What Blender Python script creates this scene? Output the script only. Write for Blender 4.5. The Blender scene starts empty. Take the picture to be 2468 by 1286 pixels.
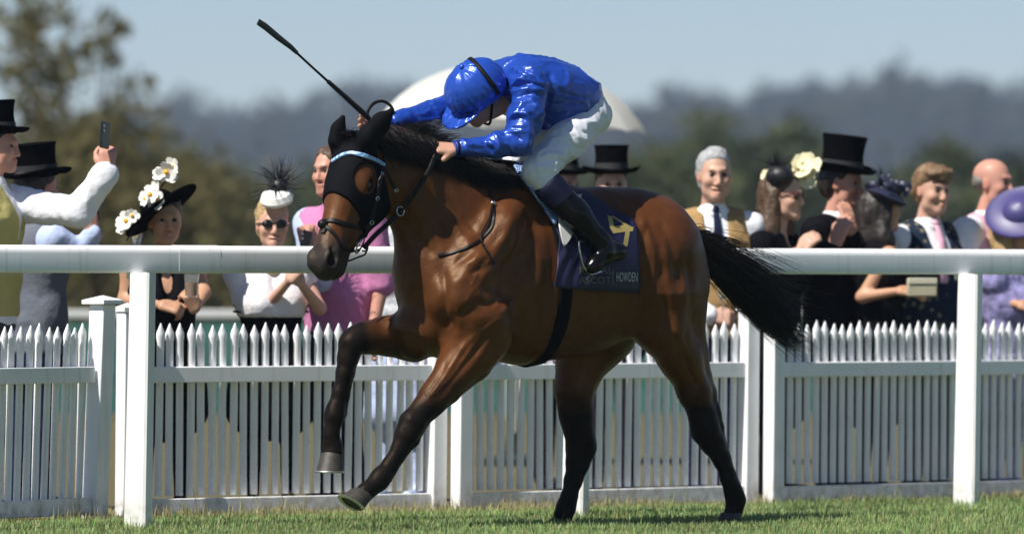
import bpy, bmesh, math, random, sys
import numpy as np
from mathutils import Vector, Matrix
from mathutils.bvhtree import BVHTree
random.seed(7); RNG = np.random.default_rng(7)
R_ = math.radians
SC = bpy.context.scene
COL = SC.collection

# ---------------------------------------------------------------- camera, sky, sun, exposure
FPX, CX, HY, HC = 16650.0, 1234.0, 698.0, 1.055     # focal length in photo pixels, principal column, horizon row, eye height
cam = bpy.data.cameras.new('camera'); cam_ob = bpy.data.objects.new('camera', cam); COL.objects.link(cam_ob)
cam.sensor_width = 36.0; cam.lens = 36.0 * FPX / 2468.0
cam.shift_y = (HY - 643.0) / 2468.0
cam.clip_start = 1.0; cam.clip_end = 6000.0
cam.dof.use_dof = True; cam.dof.focus_distance = 30.45; cam.dof.aperture_fstop = 2.5
cam_ob.location = (0, 0, HC); cam_ob.rotation_euler = (R_(90), 0, 0)
SC.camera = cam_ob

SUN_EL = R_(53.0); SUN_AZ = R_(221.0)               # azimuth: world angle (from +X) of the direction TOWARDS the sun
sun_dir = Vector((math.cos(SUN_EL) * math.cos(SUN_AZ), math.cos(SUN_EL) * math.sin(SUN_AZ), math.sin(SUN_EL)))
w = bpy.data.worlds.new('World'); SC.world = w; w.use_nodes = True
nt = w.node_tree
sky = nt.nodes.new('ShaderNodeTexSky'); sky.sky_type = 'NISHITA'; sky.sun_disc = False
sky.sun_elevation = SUN_EL
sky.sun_rotation = math.atan2(sun_dir.x, sun_dir.y)
sky.altitude = 2500; sky.air_density = 1.0; sky.dust_density = 0.10; sky.ozone_density = 2.2
nt.links.new(sky.outputs[0], nt.nodes['Background'].inputs[0])
nt.nodes['Background'].inputs[1].default_value = 0.062
sl = bpy.data.lights.new('sun', 'SUN'); sl.energy = 5.0; sl.angle = R_(0.5); sl.color = (1.0, 0.95, 0.87)
so = bpy.data.objects.new('sun', sl); COL.objects.link(so); so.location = (0, 0, 60)
so.rotation_euler = (-sun_dir).to_track_quat('-Z', 'Y').to_euler()
SC.view_settings.view_transform = 'Standard'; SC.view_settings.look = 'None'
SC.view_settings.exposure = 0.5; SC.view_settings.gamma = 1.0; SC.view_settings.use_curve_mapping = False
SC.render.engine = 'CYCLES'
SC.cycles.use_denoising = True
SC.cycles.max_bounces = 5; SC.cycles.use_adaptive_sampling = True; SC.cycles.adaptive_threshold = 0.02; SC.cycles.volume_bounces = 0; SC.cycles.transparent_max_bounces = 8
SC.cycles.sample_clamp_indirect = 4.0

# ---------------------------------------------------------------- frames and helpers
def at(px, py, Y):
    return np.array([(px - CX) / FPX * Y, Y, HC + (HY - py) / FPX * Y])
TH = R_(37.0)                                        # the track and the horse run at this angle to the picture plane
FW = np.array([-math.cos(TH), -math.sin(TH), 0.0]); LF = np.array([math.sin(TH), -math.cos(TH), 0.0])
HO = np.array([0.30, 29.48 + 0.753 * (0.30 + 1.65), 0.0])
def H(px, py, l):                                    # photo point on the plane l metres to the near side of the horse's centre plane
    r = np.array([(px - CX) / FPX, 1.0, (HY - py) / FPX])
    Y = (l + HO @ LF) / (r @ LF)
    p = r * Y + np.array([0, 0, HC]) - HO
    return np.array([p @ FW, p @ LF, p[2]])
def H2W(p): p = np.asarray(p); return HO + p[..., 0:1] * FW + p[..., 1:2] * LF + p[..., 2:3] * np.array([0, 0, 1.0])
HMAT = Matrix(((FW[0], LF[0], 0, HO[0]), (FW[1], LF[1], 0, HO[1]), (FW[2], LF[2], 1, HO[2]), (0, 0, 0, 1)))
def proj(P):                                         # world points -> photo pixels
    P = np.asarray(P)
    return np.stack([CX + FPX * P[..., 0] / P[..., 1], HY - FPX * (P[..., 2] - HC) / P[..., 1]], -1)

def tag(o, label=None, cat=None, group=None, kind=None):
    if label: o['label'] = label
    if cat: o['category'] = cat
    if group: o['group'] = group
    if kind: o['kind'] = kind
    return o
def link(name, me, mat=None, parent=None):
    o = bpy.data.objects.new(name, me); COL.objects.link(o)
    if mat is not None and me is not None:
        for m in (mat if isinstance(mat, (list, tuple)) else [mat]): me.materials.append(m)
    if parent is not None: o.parent = parent
    return o
def empty(name, loc=(0, 0, 0), rz=0.0, mat=None):
    o = bpy.data.objects.new(name, None); COL.objects.link(o); o.empty_display_size = 0.1
    if mat is not None: o.matrix_world = mat
    else: o.location = loc; o.rotation_euler = (0, 0, rz)
    return o
def mesh(name, V, Fc, smooth=True):
    me = bpy.data.meshes.new(name)
    if isinstance(Fc, np.ndarray):
        n, k = Fc.shape
        me.vertices.add(len(V)); me.vertices.foreach_set('co', np.asarray(V, np.float32).ravel())
        me.loops.add(n * k); me.loops.foreach_set('vertex_index', Fc.astype(np.int32).ravel())
        me.polygons.add(n); me.polygons.foreach_set('loop_start', np.arange(0, n * k, k, dtype=np.int32))
        me.polygons.foreach_set('loop_total', np.full(n, k, np.int32))
        me.update(calc_edges=True)
    else:
        me.from_pydata([tuple(map(float, v)) for v in V], [], [tuple(int(i) for i in f) for f in Fc]); me.update()
    if smooth: me.polygons.foreach_set('use_smooth', np.ones(len(me.polygons), bool))
    return me
def set_col(me, C, name='tint'):
    a = me.color_attributes.new(name, 'FLOAT_COLOR', 'POINT')
    a.data.foreach_set('color', np.concatenate([C, np.ones((len(C), 1))], 1).astype(np.float32).ravel())

class MB:                                            # collects simple solids into one mesh
    def __init__(s): s.V = []; s.F = []
    def add(s, V, F):
        n = len(s.V); s.V += [tuple(map(float, v)) for v in V]; s.F += [tuple(i + n for i in f) for f in F]; return s
    def box(s, c, d, rz=0.0, tilt=None):
        x, y, z = d[0] / 2, d[1] / 2, d[2] / 2; ca, sa = math.cos(rz), math.sin(rz); V = []
        for k in (-1, 1):
            for (i, j) in ((-1, -1), (1, -1), (1, 1), (-1, 1)):
                q = Vector((i * x, j * y, k * z))
                if tilt: q = tilt @ q
                V.append((c[0] + q.x * ca - q.y * sa, c[1] + q.x * sa + q.y * ca, c[2] + q.z))
        return s.add(V, [(3, 2, 1, 0), (4, 5, 6, 7), (0, 1, 5, 4), (1, 2, 6, 5), (2, 3, 7, 6), (3, 0, 4, 7)])
    def tube(s, P, rad, n=10, cap=True, flat=None):
        P = [np.asarray(p, float) for p in P]; m = len(P)
        rad = [rad] * m if np.isscalar(rad) else list(rad)
        up = None; rings = []
        for i in range(m):
            t = P[min(i + 1, m - 1)] - P[max(i - 1, 0)]; t /= (np.linalg.norm(t) + 1e-12)
            if up is None:
                up = np.array([0, 0, 1.0]) if abs(t[2]) < 0.9 else np.array([1.0, 0, 0])
                if flat is not None: up = np.asarray(flat, float)
            a = np.cross(t, up); a /= (np.linalg.norm(a) + 1e-12); b = np.cross(a, t); up = b
            rr = rad[i]; ra, rb = (rr, rr) if np.isscalar(rr) else rr
            rings.append([P[i] + a * ra * math.cos(2 * math.pi * k / n) + b * rb * math.sin(2 * math.pi * k / n) for k in range(n)])
        V = [v for r in rings for v in r]; Fc = []
        for i in range(m - 1):
            for k in range(n): Fc.append((i * n + k, i * n + (k + 1) % n, (i + 1) * n + (k + 1) % n, (i + 1) * n + k))
        if cap: Fc.append(tuple(range(n - 1, -1, -1))); Fc.append(tuple((m - 1) * n + k for k in range(n)))
        return s.add(V, Fc)
    def lathe(s, prof, n=24, M=None, sx=1.0, sy=1.0):
        V = []; Fc = []
        for (r, z) in prof:
            for k in range(n):
                a = 2 * math.pi * k / n; v = Vector((r * sx * math.cos(a), r * sy * math.sin(a), z)); V.append(M @ v if M else v)
        m = len(prof)
        for i in range(m - 1):
            for k in range(n): Fc.append((i * n + k, i * n + (k + 1) % n, (i + 1) * n + (k + 1) % n, (i + 1) * n + k))
        if prof[0][0] > 1e-6: Fc.append(tuple(range(n - 1, -1, -1)))
        if prof[-1][0] > 1e-6: Fc.append(tuple((m - 1) * n + k for k in range(n)))
        return s.add(V, Fc)
    def ball(s, c, r, n=12, M=None):
        r = (r, r, r) if np.isscalar(r) else r; V = []; Fc = []; h = n // 2
        for i in range(h + 1):
            t = math.pi * i / h
            for k in range(n):
                a = 2 * math.pi * k / n; v = Vector((r[0] * math.sin(t) * math.cos(a), r[1] * math.sin(t) * math.sin(a), r[2] * math.cos(t)))
                if M: v = M @ v
                V.append((c[0] + v.x, c[1] + v.y, c[2] + v.z))
        for i in range(h):
            for k in range(n): Fc.append((i * n + k, (i + 1) * n + k, (i + 1) * n + (k + 1) % n, i * n + (k + 1) % n))
        return s.add(V, Fc)
    def build(s, name, mat, parent=None, smooth=True, bevel=0.0, sharp=35):
        me = mesh(name, s.V, s.F, smooth)
        if smooth and sharp: me.set_sharp_from_angle(angle=R_(sharp))
        o = link(name, me, mat, parent)
        if bevel:
            b = o.modifiers.new('bevel', 'BEVEL'); b.width = bevel; b.segments = 2; b.limit_method = 'ANGLE'
        return o

# ---------------------------------------------------------------- implicit bodies: smooth unions of tapered limbs and ellipsoids, meshed with surface nets
class SDF:
    def __init__(s, lo, hi, h):
        s.lo = np.array(lo, np.float32); s.h = h
        s.n = np.ceil((np.array(hi) - s.lo) / h).astype(int) + 1
        s.d = np.full(s.n, 1.0, np.float32)
        s.ax = [s.lo[i] + h * np.arange(s.n[i], dtype=np.float32) for i in range(3)]
    def _box(s, lo, hi):
        i0 = np.clip(np.floor((lo - s.lo) / s.h).astype(int), 0, s.n); i1 = np.clip(np.ceil((hi - s.lo) / s.h).astype(int) + 1, 0, s.n)
        return tuple(slice(a, b) for a, b in zip(i0, i1))
    def _pts(s, sl, fr):
        X, Y, Z = np.meshgrid(s.ax[0][sl[0]], s.ax[1][sl[1]], s.ax[2][sl[2]], indexing='ij')
        if fr is None: return X, Y, Z
        Rm, o = fr; X = X - np.float32(o[0]); Y = Y - np.float32(o[1]); Z = Z - np.float32(o[2]); Rm = Rm.astype(np.float32)
        return (X * Rm[0, 0] + Y * Rm[1, 0] + Z * Rm[2, 0], X * Rm[0, 1] + Y * Rm[1, 1] + Z * Rm[2, 1], X * Rm[0, 2] + Y * Rm[1, 2] + Z * Rm[2, 2])
    def _comb(s, sl, e, k, op):
        d = s.d[sl]
        if op == 'add':
            hh = np.clip(k - np.abs(d - e), 0, None) / k; s.d[sl] = np.minimum(d, e) - hh * hh * k * 0.25
        elif op == 'sub':
            e = -e; hh = np.clip(k - np.abs(d - e), 0, None) / k; s.d[sl] = np.maximum(d, e) + hh * hh * k * 0.25
        else:
            hh = np.clip(k - np.abs(d - e), 0, None) / k; s.d[sl] = np.maximum(d, e) + hh * hh * k * 0.25
    def cone(s, a, b, ra, rb, k=0.03, sy=1.0, fr=None, op='add'):
        a = np.asarray(a, float); b = np.asarray(b, float)
        A, B = (a, b) if fr is None else (fr[0] @ a + fr[1], fr[0] @ b + fr[1])
        m = max(ra, rb) * max(1.0, 1.0 / sy) + k + 3 * s.h
        sl = s._box(np.minimum(A, B) - m, np.maximum(A, B) + m)
        X, Y, Z = s._pts(sl, fr)
        if X.size == 0: return
        ba = (b - a).astype(np.float32); L = float(ba @ ba) + 1e-9
        t = np.clip(((X - a[0]) * ba[0] + (Y - a[1]) * ba[1] + (Z - a[2]) * ba[2]) / L, 0, 1).astype(np.float32)
        qx = X - (a[0] + t * ba[0]); qy = (Y - (a[1] + t * ba[1])) * sy; qz = Z - (a[2] + t * ba[2])
        e = (np.sqrt(qx * qx + qy * qy + qz * qz) - (ra + (rb - ra) * t)) / max(1.0, sy ** 0.5)
        s._comb(sl, e.astype(np.float32), k, op)
    def chain(s, P, k=0.03, sy=1.0, fr=None, grow=0.0):
        for (a, ra), (b, rb) in zip(P[:-1], P[1:]): s.cone(a, b, ra + grow, rb + grow, k, sy, fr)
    def ell(s, c, r, k=0.03, fr=None, op='add', rot=None):
        c = np.asarray(c, float); r = np.asarray(r, float)
        if rot is not None:
            base = (np.eye(3), np.zeros(3)) if fr is None else fr
            fr = (base[0] @ rot, base[0] @ c + base[1]); c = np.zeros(3)
        C = c if fr is None else fr[0] @ c + fr[1]
        m = r.max() + k + 3 * s.h; sl = s._box(C - m, C + m); X, Y, Z = s._pts(sl, fr)
        if X.size == 0: return
        X = X - c[0]; Y = Y - c[1]; Z = Z - c[2]
        k0 = np.sqrt((X / r[0]) ** 2 + (Y / r[1]) ** 2 + (Z / r[2]) ** 2); k1 = np.sqrt((X / r[0] ** 2) ** 2 + (Y / r[1] ** 2) ** 2 + (Z / r[2] ** 2) ** 2) + 1e-9
        s._comb(sl, (k0 * (k0 - 1) / k1).astype(np.float32), k, op)
    def half(s, p, n, k=0.004, fr=None, op='cut'):   # keep the side the normal points away from
        p = np.asarray(p, float); n = np.asarray(n, float) / np.linalg.norm(n)
        sl = (slice(None),) * 3; X, Y, Z = s._pts(sl, fr)
        e = (X - p[0]) * n[0] + (Y - p[1]) * n[1] + (Z - p[2]) * n[2]
        s._comb(sl, e.astype(np.float32), k, op)
    def mesh(s):
        d = s.d; n = np.array(d.shape); S = d < 0
        c = np.zeros(n - 1, np.int8)
        for i in (0, 1):
            for j in (0, 1):
                for k in (0, 1): c += S[i:n[0] - 1 + i, j:n[1] - 1 + j, k:n[2] - 1 + k]
        act = (c > 0) & (c < 8); idx = np.full(n - 1, -1, np.int32); ijk = np.argwhere(act); idx[act] = np.arange(len(ijk))
        acc = np.zeros((len(ijk), 3), np.float32); cnt = np.zeros(len(ijk), np.float32)
        cor = [(i, j, k) for i in (0, 1) for j in (0, 1) for k in (0, 1)]
        for a in cor:
            for ax in range(3):
                if a[ax]: continue
                b = list(a); b[ax] = 1
                da = d[ijk[:, 0] + a[0], ijk[:, 1] + a[1], ijk[:, 2] + a[2]]; db = d[ijk[:, 0] + b[0], ijk[:, 1] + b[1], ijk[:, 2] + b[2]]
                m = (da < 0) != (db < 0); t = np.where(m, da / np.where(m, da - db, 1), 0)
                p = np.tile(np.array(a, np.float32), (len(ijk), 1)); p[:, ax] += t
                acc += p * m[:, None]; cnt += m
        V = s.lo + s.h * (ijk + acc / cnt[:, None])
        Q = []
        for ax in range(3):
            o1, o2 = [(1, 2), (2, 0), (0, 1)][ax]
            sa = [slice(None)] * 3; sb = [slice(None)] * 3; sa[ax] = slice(0, n[ax] - 1); sb[ax] = slice(1, n[ax])
            for o in (o1, o2): sa[o] = slice(1, n[o] - 1); sb[o] = slice(1, n[o] - 1)
            A = S[tuple(sa)]; B = S[tuple(sb)]
            e = np.argwhere(A != B)
            if len(e) == 0: continue
            flip = A[e[:, 0], e[:, 1], e[:, 2]]
            e = e.copy(); e[:, o1] += 1; e[:, o2] += 1
            def cell(d1, d2):
                q = e.copy(); q[:, o1] += d1; q[:, o2] += d2; return idx[q[:, 0], q[:, 1], q[:, 2]]
            q = np.stack([cell(-1, -1), cell(0, -1), cell(0, 0), cell(-1, 0)], 1)
            q[~flip] = q[~flip][:, ::-1]; Q.append(q)
        return V.astype(np.float64), np.concatenate(Q)
def vnormals(V, Q):
    n = np.zeros_like(V); f = np.cross(V[Q[:, 2]] - V[Q[:, 0]], V[Q[:, 3]] - V[Q[:, 1]])
    for i in range(4): np.add.at(n, Q[:, i], f)
    return n / (np.linalg.norm(n, axis=1)[:, None] + 1e-12)
def seg_dist(P, poly):                               # distance of 2-D points to a polyline and the position along it
    best = np.full(len(P), 1e9); T = np.zeros(len(P)); n = len(poly) - 1
    for i in range(n):
        a = np.array(poly[i], float); b = np.array(poly[i + 1], float); ab = b - a
        t = np.clip(((P - a) @ ab) / (ab @ ab + 1e-9), 0, 1); d = np.linalg.norm(P - (a + t[:, None] * ab), axis=1)
        m = d < best; best[m] = d[m]; T[m] = (i + t[m]) / n
    return best, T
def inpoly(P, poly):
    x, y = P[:, 0], P[:, 1]; r = np.zeros(len(P), bool); n = len(poly)
    for i in range(n):
        x0, y0 = poly[i]; x1, y1 = poly[(i + 1) % n]
        if y0 == y1: continue
        r ^= ((y0 > y) != (y1 > y)) & (x < (x1 - x0) * (y - y0) / (y1 - y0) + x0)
    return r
def smooth_poly(P, n=8):                             # Catmull-Rom
    P = [np.asarray(p, float) for p in P]; Q = [2 * P[0] - P[1]] + P + [2 * P[-1] - P[-2]]; out = []
    for i in range(1, len(Q) - 2):
        for j in range(n):
            t = j / n; a, b, c, d = Q[i - 1], Q[i], Q[i + 1], Q[i + 2]
            out.append(0.5 * (2 * b + (c - a) * t + (2 * a - 5 * b + 4 * c - d) * t * t + (3 * b - a - 3 * c + d) * t ** 3))
    out.append(P[-1]); return out
_perm = RNG.permutation(256); _perm = np.concatenate([_perm, _perm, _perm])
_val = RNG.random(256) * 2 - 1
def vnoise(P, f):                                    # value noise for shaping
    P = np.asarray(P) * f; i = np.floor(P).astype(int); u = P - i; u = u * u * (3 - 2 * u); i &= 255
    def g(a, b, c): return _val[_perm[_perm[_perm[(i[:, 0] + a) & 255] + ((i[:, 1] + b) & 255)] + ((i[:, 2] + c) & 255)]]
    x, y, z = u[:, 0], u[:, 1], u[:, 2]
    def L(a, b, t): return a + (b - a) * t
    return L(L(L(g(0, 0, 0), g(1, 0, 0), x), L(g(0, 1, 0), g(1, 1, 0), x), y), L(L(g(0, 0, 1), g(1, 0, 1), x), L(g(0, 1, 1), g(1, 1, 1), x), y), z)
def strap_mesh(P, N, wd, th):                        # flat band along points P with surface normals N
    P = np.asarray(P, float); N = np.asarray(N, float); m = len(P)
    T = np.zeros_like(P); T[1:-1] = P[2:] - P[:-2]; T[0] = P[1] - P[0]; T[-1] = P[-1] - P[-2]
    T /= np.linalg.norm(T, axis=1)[:, None] + 1e-12; S = np.cross(T, N); S /= np.linalg.norm(S, axis=1)[:, None] + 1e-12; N = np.cross(S, T)
    wd = np.broadcast_to(wd, m)[:, None]
    R = [P - S * wd / 2, P - S * wd * 0.36 + N * th, P + S * wd * 0.36 + N * th, P + S * wd / 2, P + S * wd * 0.36 - N * th * 0.3, P - S * wd * 0.36 - N * th * 0.3]
    V = np.stack(R, 1).reshape(-1, 3); Fc = []
    for i in range(m - 1):
        for k in range(6): Fc.append((i * 6 + k, (i + 1) * 6 + k, (i + 1) * 6 + (k + 1) % 6, i * 6 + (k + 1) % 6))
    Fc.append(tuple(range(6))); Fc.append(tuple((m - 1) * 6 + k for k in (5, 4, 3, 2, 1, 0)))
    return V, Fc
def strands_mesh(L, r0, r1=0.2):                     # many thin three-sided hairs
    V = []; Fc = []; b = 0
    for P in L:
        P = np.asarray(P); m = len(P); T = np.gradient(P, axis=0); T /= np.linalg.norm(T, axis=1)[:, None] + 1e-12
        a = np.cross(T, RNG.normal(size=3)); a /= np.linalg.norm(a, axis=1)[:, None] + 1e-12; c = np.cross(T, a)
        rr = (r0 * (1 - (1 - r1) * np.linspace(0, 1, m) ** 2))[:, None]
        for k in range(3): V.append(P + rr * (a * math.cos(2.094 * k) + c * math.sin(2.094 * k)))
        i = np.arange(m - 1)
        for k in range(3):
            k2 = (k + 1) % 3; Fc.append(np.stack([b + k * m + i, b + k2 * m + i, b + k2 * m + i + 1, b + k * m + i + 1], 1))
        b += 3 * m
    return np.concatenate(V), np.concatenate(Fc)

# ---------------------------------------------------------------- materials
MATS = {}
def mat(name, col, rough=0.6, metal=0.0, spec=0.5, noise=None, bump=None, attr=None, sheen=0.0, trans=0.0, alpha=1.0, emit=None, subs=0.0, coat=0.0, coords='Object'):
    if name in MATS: return MATS[name]
    m = bpy.data.materials.new(name); m.use_nodes = True; t = m.node_tree; b = t.nodes['Principled BSDF']; MATS[name] = m
    c4 = (*col, 1.0)
    b.inputs['Base Color'].default_value = c4; b.inputs['Roughness'].default_value = rough; b.inputs['Metallic'].default_value = metal
    b.inputs['Specular IOR Level'].default_value = spec; b.inputs['Sheen Weight'].default_value = sheen
    b.inputs['Transmission Weight'].default_value = trans; b.inputs['Alpha'].default_value = alpha
    b.inputs['Coat Weight'].default_value = coat
    if subs: b.inputs['Subsurface Weight'].default_value = subs; b.inputs['Subsurface Radius'].default_value = (0.012, 0.005, 0.003)
    tc = t.nodes.new('ShaderNodeTexCoord'); src = None
    if attr:
        a = t.nodes.new('ShaderNodeVertexColor'); a.layer_name = attr; src = a.outputs[0]; t.links.new(src, b.inputs['Base Color'])
    if noise:                                        # (scale, amount) multiplies the colour up and down
        n = t.nodes.new('ShaderNodeTexNoise'); n.inputs['Scale'].default_value = noise[0]; n.inputs['Detail'].default_value = 5
        t.links.new(tc.outputs[coords], n.inputs['Vector'])
        r = t.nodes.new('ShaderNodeMapRange'); r.inputs[1].default_value = 0.3; r.inputs[2].default_value = 0.7; r.inputs[3].default_value = 1 - noise[1]; r.inputs[4].default_value = 1 + noise[1]
        t.links.new(n.outputs[0], r.inputs[0])
        x = t.nodes.new('ShaderNodeVectorMath'); x.operation = 'SCALE'
        if src: t.links.new(src, x.inputs[0])
        else: x.inputs[0].default_value = col
        t.links.new(r.outputs[0], x.inputs['Scale']); t.links.new(x.outputs[0], b.inputs['Base Color'])
    if bump:                                         # list of (scale, strength, distance)
        prev = None
        for (sc, st, di) in (bump if isinstance(bump, list) else [bump]):
            n = t.nodes.new('ShaderNodeTexNoise'); n.inputs['Scale'].default_value = sc; n.inputs['Detail'].default_value = 4
            t.links.new(tc.outputs[coords], n.inputs['Vector'])
            bp = t.nodes.new('ShaderNodeBump'); bp.inputs['Strength'].default_value = st; bp.inputs['Distance'].default_value = di
            t.links.new(n.outputs[0], bp.inputs['Height'])
            if prev: t.links.new(prev.outputs[0], bp.inputs['Normal'])
            prev = bp
        t.links.new(prev.outputs[0], b.inputs['Normal'])
    if emit: b.inputs['Emission Color'].default_value = (*emit[0], 1); b.inputs['Emission Strength'].default_value = emit[1]
    return m
def nodes_of(m): return m.node_tree.nodes, m.node_tree.links, m.node_tree.nodes['Principled BSDF']
# ---------------------------------------------------------------- ground
RDIR = np.array([math.cos(TH), math.sin(TH), 0.0]); RNRM = np.array([-math.sin(TH), math.cos(TH), 0.0])   # along the track, across it (away)
RP0 = np.array([-1.65, 30.44, 0.0])                                                                       # foot of a rail post
M_ground = mat('turf_ground', (0.05, 0.08, 0.02), 0.95, spec=0.1)
_n, _l, _b = nodes_of(M_ground)
tc = _n.new('ShaderNodeTexCoord'); dt = _n.new('ShaderNodeVectorMath'); dt.operation = 'DOT_PRODUCT'; dt.inputs[1].default_value = RNRM
sb = _n.new('ShaderNodeMath'); sb.operation = 'SUBTRACT'; sb.inputs[1].default_value = float(RP0 @ RNRM)
n1 = _n.new('ShaderNodeTexNoise'); n1.inputs['Scale'].default_value = 1.6; n1.inputs['Detail'].default_value = 6
n2 = _n.new('ShaderNodeTexNoise'); n2.inputs['Scale'].default_value = 60; n2.inputs['Detail'].default_value = 4
ad = _n.new('ShaderNodeMath'); ad.operation = 'MULTIPLY_ADD'; ad.inputs[1].default_value = 0.9
mr = _n.new('ShaderNodeMapRange'); mr.inputs[1].default_value = 1.05; mr.inputs[2].default_value = 1.45
rp = _n.new('ShaderNodeMixRGB'); rp.inputs[1].default_value = (0.10, 0.14, 0.05, 1); rp.inputs[2].default_value = (0.16, 0.14, 0.075, 1)
ml = _n.new('ShaderNodeMixRGB'); ml.blend_type = 'MULTIPLY'; ml.inputs[0].default_value = 0.6
for a, b in ((tc.outputs['Object'], dt.inputs[0]), (dt.outputs['Value'], sb.inputs[0]), (tc.outputs['Object'], n1.inputs['Vector']), (tc.outputs['Object'], n2.inputs['Vector']), (n1.outputs[0], ad.inputs[0]), (sb.outputs[0], ad.inputs[2]),
             (ad.outputs[0], mr.inputs[0]), (mr.outputs[0], rp.inputs[0]), (rp.outputs[0], ml.inputs[1]), (n2.outputs[0], ml.inputs[2]), (ml.outputs[0], _b.inputs['Base Color'])): _l.new(a, b)
g = MB(); xs = np.concatenate([[-800, -300, -100, -40], np.arange(-12, 13, 3.0), [40, 100, 300, 800]]); ys = np.concatenate([[-40, 0, 15], np.arange(24, 48, 3.0), [60, 90, 140, 220, 350, 600, 900, 2560]])
V = [(x, y, 0.0) for y in ys for x in xs]; nx = len(xs)
ground = link('ground', mesh('ground', V, [(j * nx + i, j * nx + i + 1, (j + 1) * nx + i + 1, (j + 1) * nx + i) for j in range(len(ys) - 1) for i in range(nx - 1)]), M_ground)
tag(ground, kind='structure')
# grass blades: one uncountable mass
M_grass = mat('grass_blades', (0.06, 0.12, 0.02), 0.55, attr='tint', spec=0.3)
_n, _l, _b = nodes_of(M_grass)
def add_translucent(m, fac):
    n_, l_, b_ = nodes_of(m); tr = n_.new('ShaderNodeBsdfTranslucent'); mx = n_.new('ShaderNodeMixShader'); mx.inputs[0].default_value = fac
    vc = [q for q in n_ if q.type == 'VERTEX_COLOR'][0]; l_.new(vc.outputs[0], tr.inputs[0]); l_.new(b_.outputs[0], mx.inputs[1]); l_.new(tr.outputs[0], mx.inputs[2]); l_.new(mx.outputs[0], n_['Material Output'].inputs[0])
add_translucent(M_grass, 0.4)
def grass():
    N = 330000; P = np.stack([RNG.uniform(-4.2, 5.0, N), RNG.uniform(27.6, 37.4, N), np.zeros(N)], 1)
    q = (P - RP0) @ RNRM; keep = (q < 1.9) & (np.abs(P[:, 0]) < P[:, 1] * 0.076 + 1.3)
    keep &= RNG.random(N) < np.where(q < 0.9, 1.0, 0.55)
    P = P[keep]; q = q[keep]; n = len(P)
    patchy = vnoise(P, 1.3); fine = vnoise(P, 6.0)
    h = RNG.uniform(0.014, 0.036, n) * (1 + 0.35 * patchy + 0.2 * fine)
    tall = (RNG.random(n) < 0.02 + 0.04 * (fine > 0.35)); h[tall] *= RNG.uniform(1.5, 2.4, tall.sum())
    edge = np.exp(-((q - 1.0) / 0.25) ** 2) * RNG.random(n) * (fine > 0); h *= 1 + 1.3 * edge
    for pp in RAIL_FEET: d = np.hypot(P[:, 0] - pp[0], P[:, 1] - pp[1]); h *= 1 + 0.9 * np.exp(-(d / 0.16) ** 2)
    a = RNG.uniform(0, 2 * math.pi, n); lean = RNG.uniform(0.1, 0.75, n); wd = RNG.uniform(0.0014, 0.0030, n)
    dx = np.stack([np.cos(a), np.sin(a), np.zeros(n)], 1); sd = np.stack([-np.sin(a), np.cos(a), np.zeros(n)], 1)
    up = np.array([0, 0, 1.0]); V = np.zeros((n, 6, 3))
    for i, (t, ww) in enumerate(((0, 1.0), (0.55, 0.85), (1.0, 0.12))):
        c = P + dx * (lean * h * t ** 1.8)[:, None] + up * (h * t * (1 - 0.25 * lean * t))[:, None]
        V[:, 2 * i] = c - sd * (wd * ww)[:, None]; V[:, 2 * i + 1] = c + sd * (wd * ww)[:, None]
    b = np.arange(n)[:, None] * 6; Q = np.concatenate([b + np.array([[0, 1, 3, 2]]), b + np.array([[2, 3, 5, 4]])])
    dry = np.clip((q - 0.80 + 0.30 * patchy + 0.15 * fine) / 0.30, 0, 1) * 0.85; dry = np.maximum(dry, (RNG.random(n) < 0.10) * RNG.uniform(0.3, 0.9, n))
    green = np.stack([RNG.uniform(0.20, 0.34, n), RNG.uniform(0.29, 0.44, n), RNG.uniform(0.10, 0.17, n)], 1) * (1 + 0.25 * patchy[:, None]); straw = np.array([0.50, 0.42, 0.22]) * RNG.uniform(0.6, 1.1, (n, 1))
    C = green * (1 - dry[:, None]) + straw * dry[:, None]
    me = mesh('grass', V.reshape(-1, 3), Q, smooth=False); set_col(me, np.repeat(C, 6, 0)); return me
RAIL_FEET = [RP0, np.array([0.29, 31.90, 0]), np.array([2.19, 33.33, 0])]
go = link('grass', grass(), M_grass); tag(go, 'short green turf with dry straw tufts along the picket fence', 'grass', kind='stuff')

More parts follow.
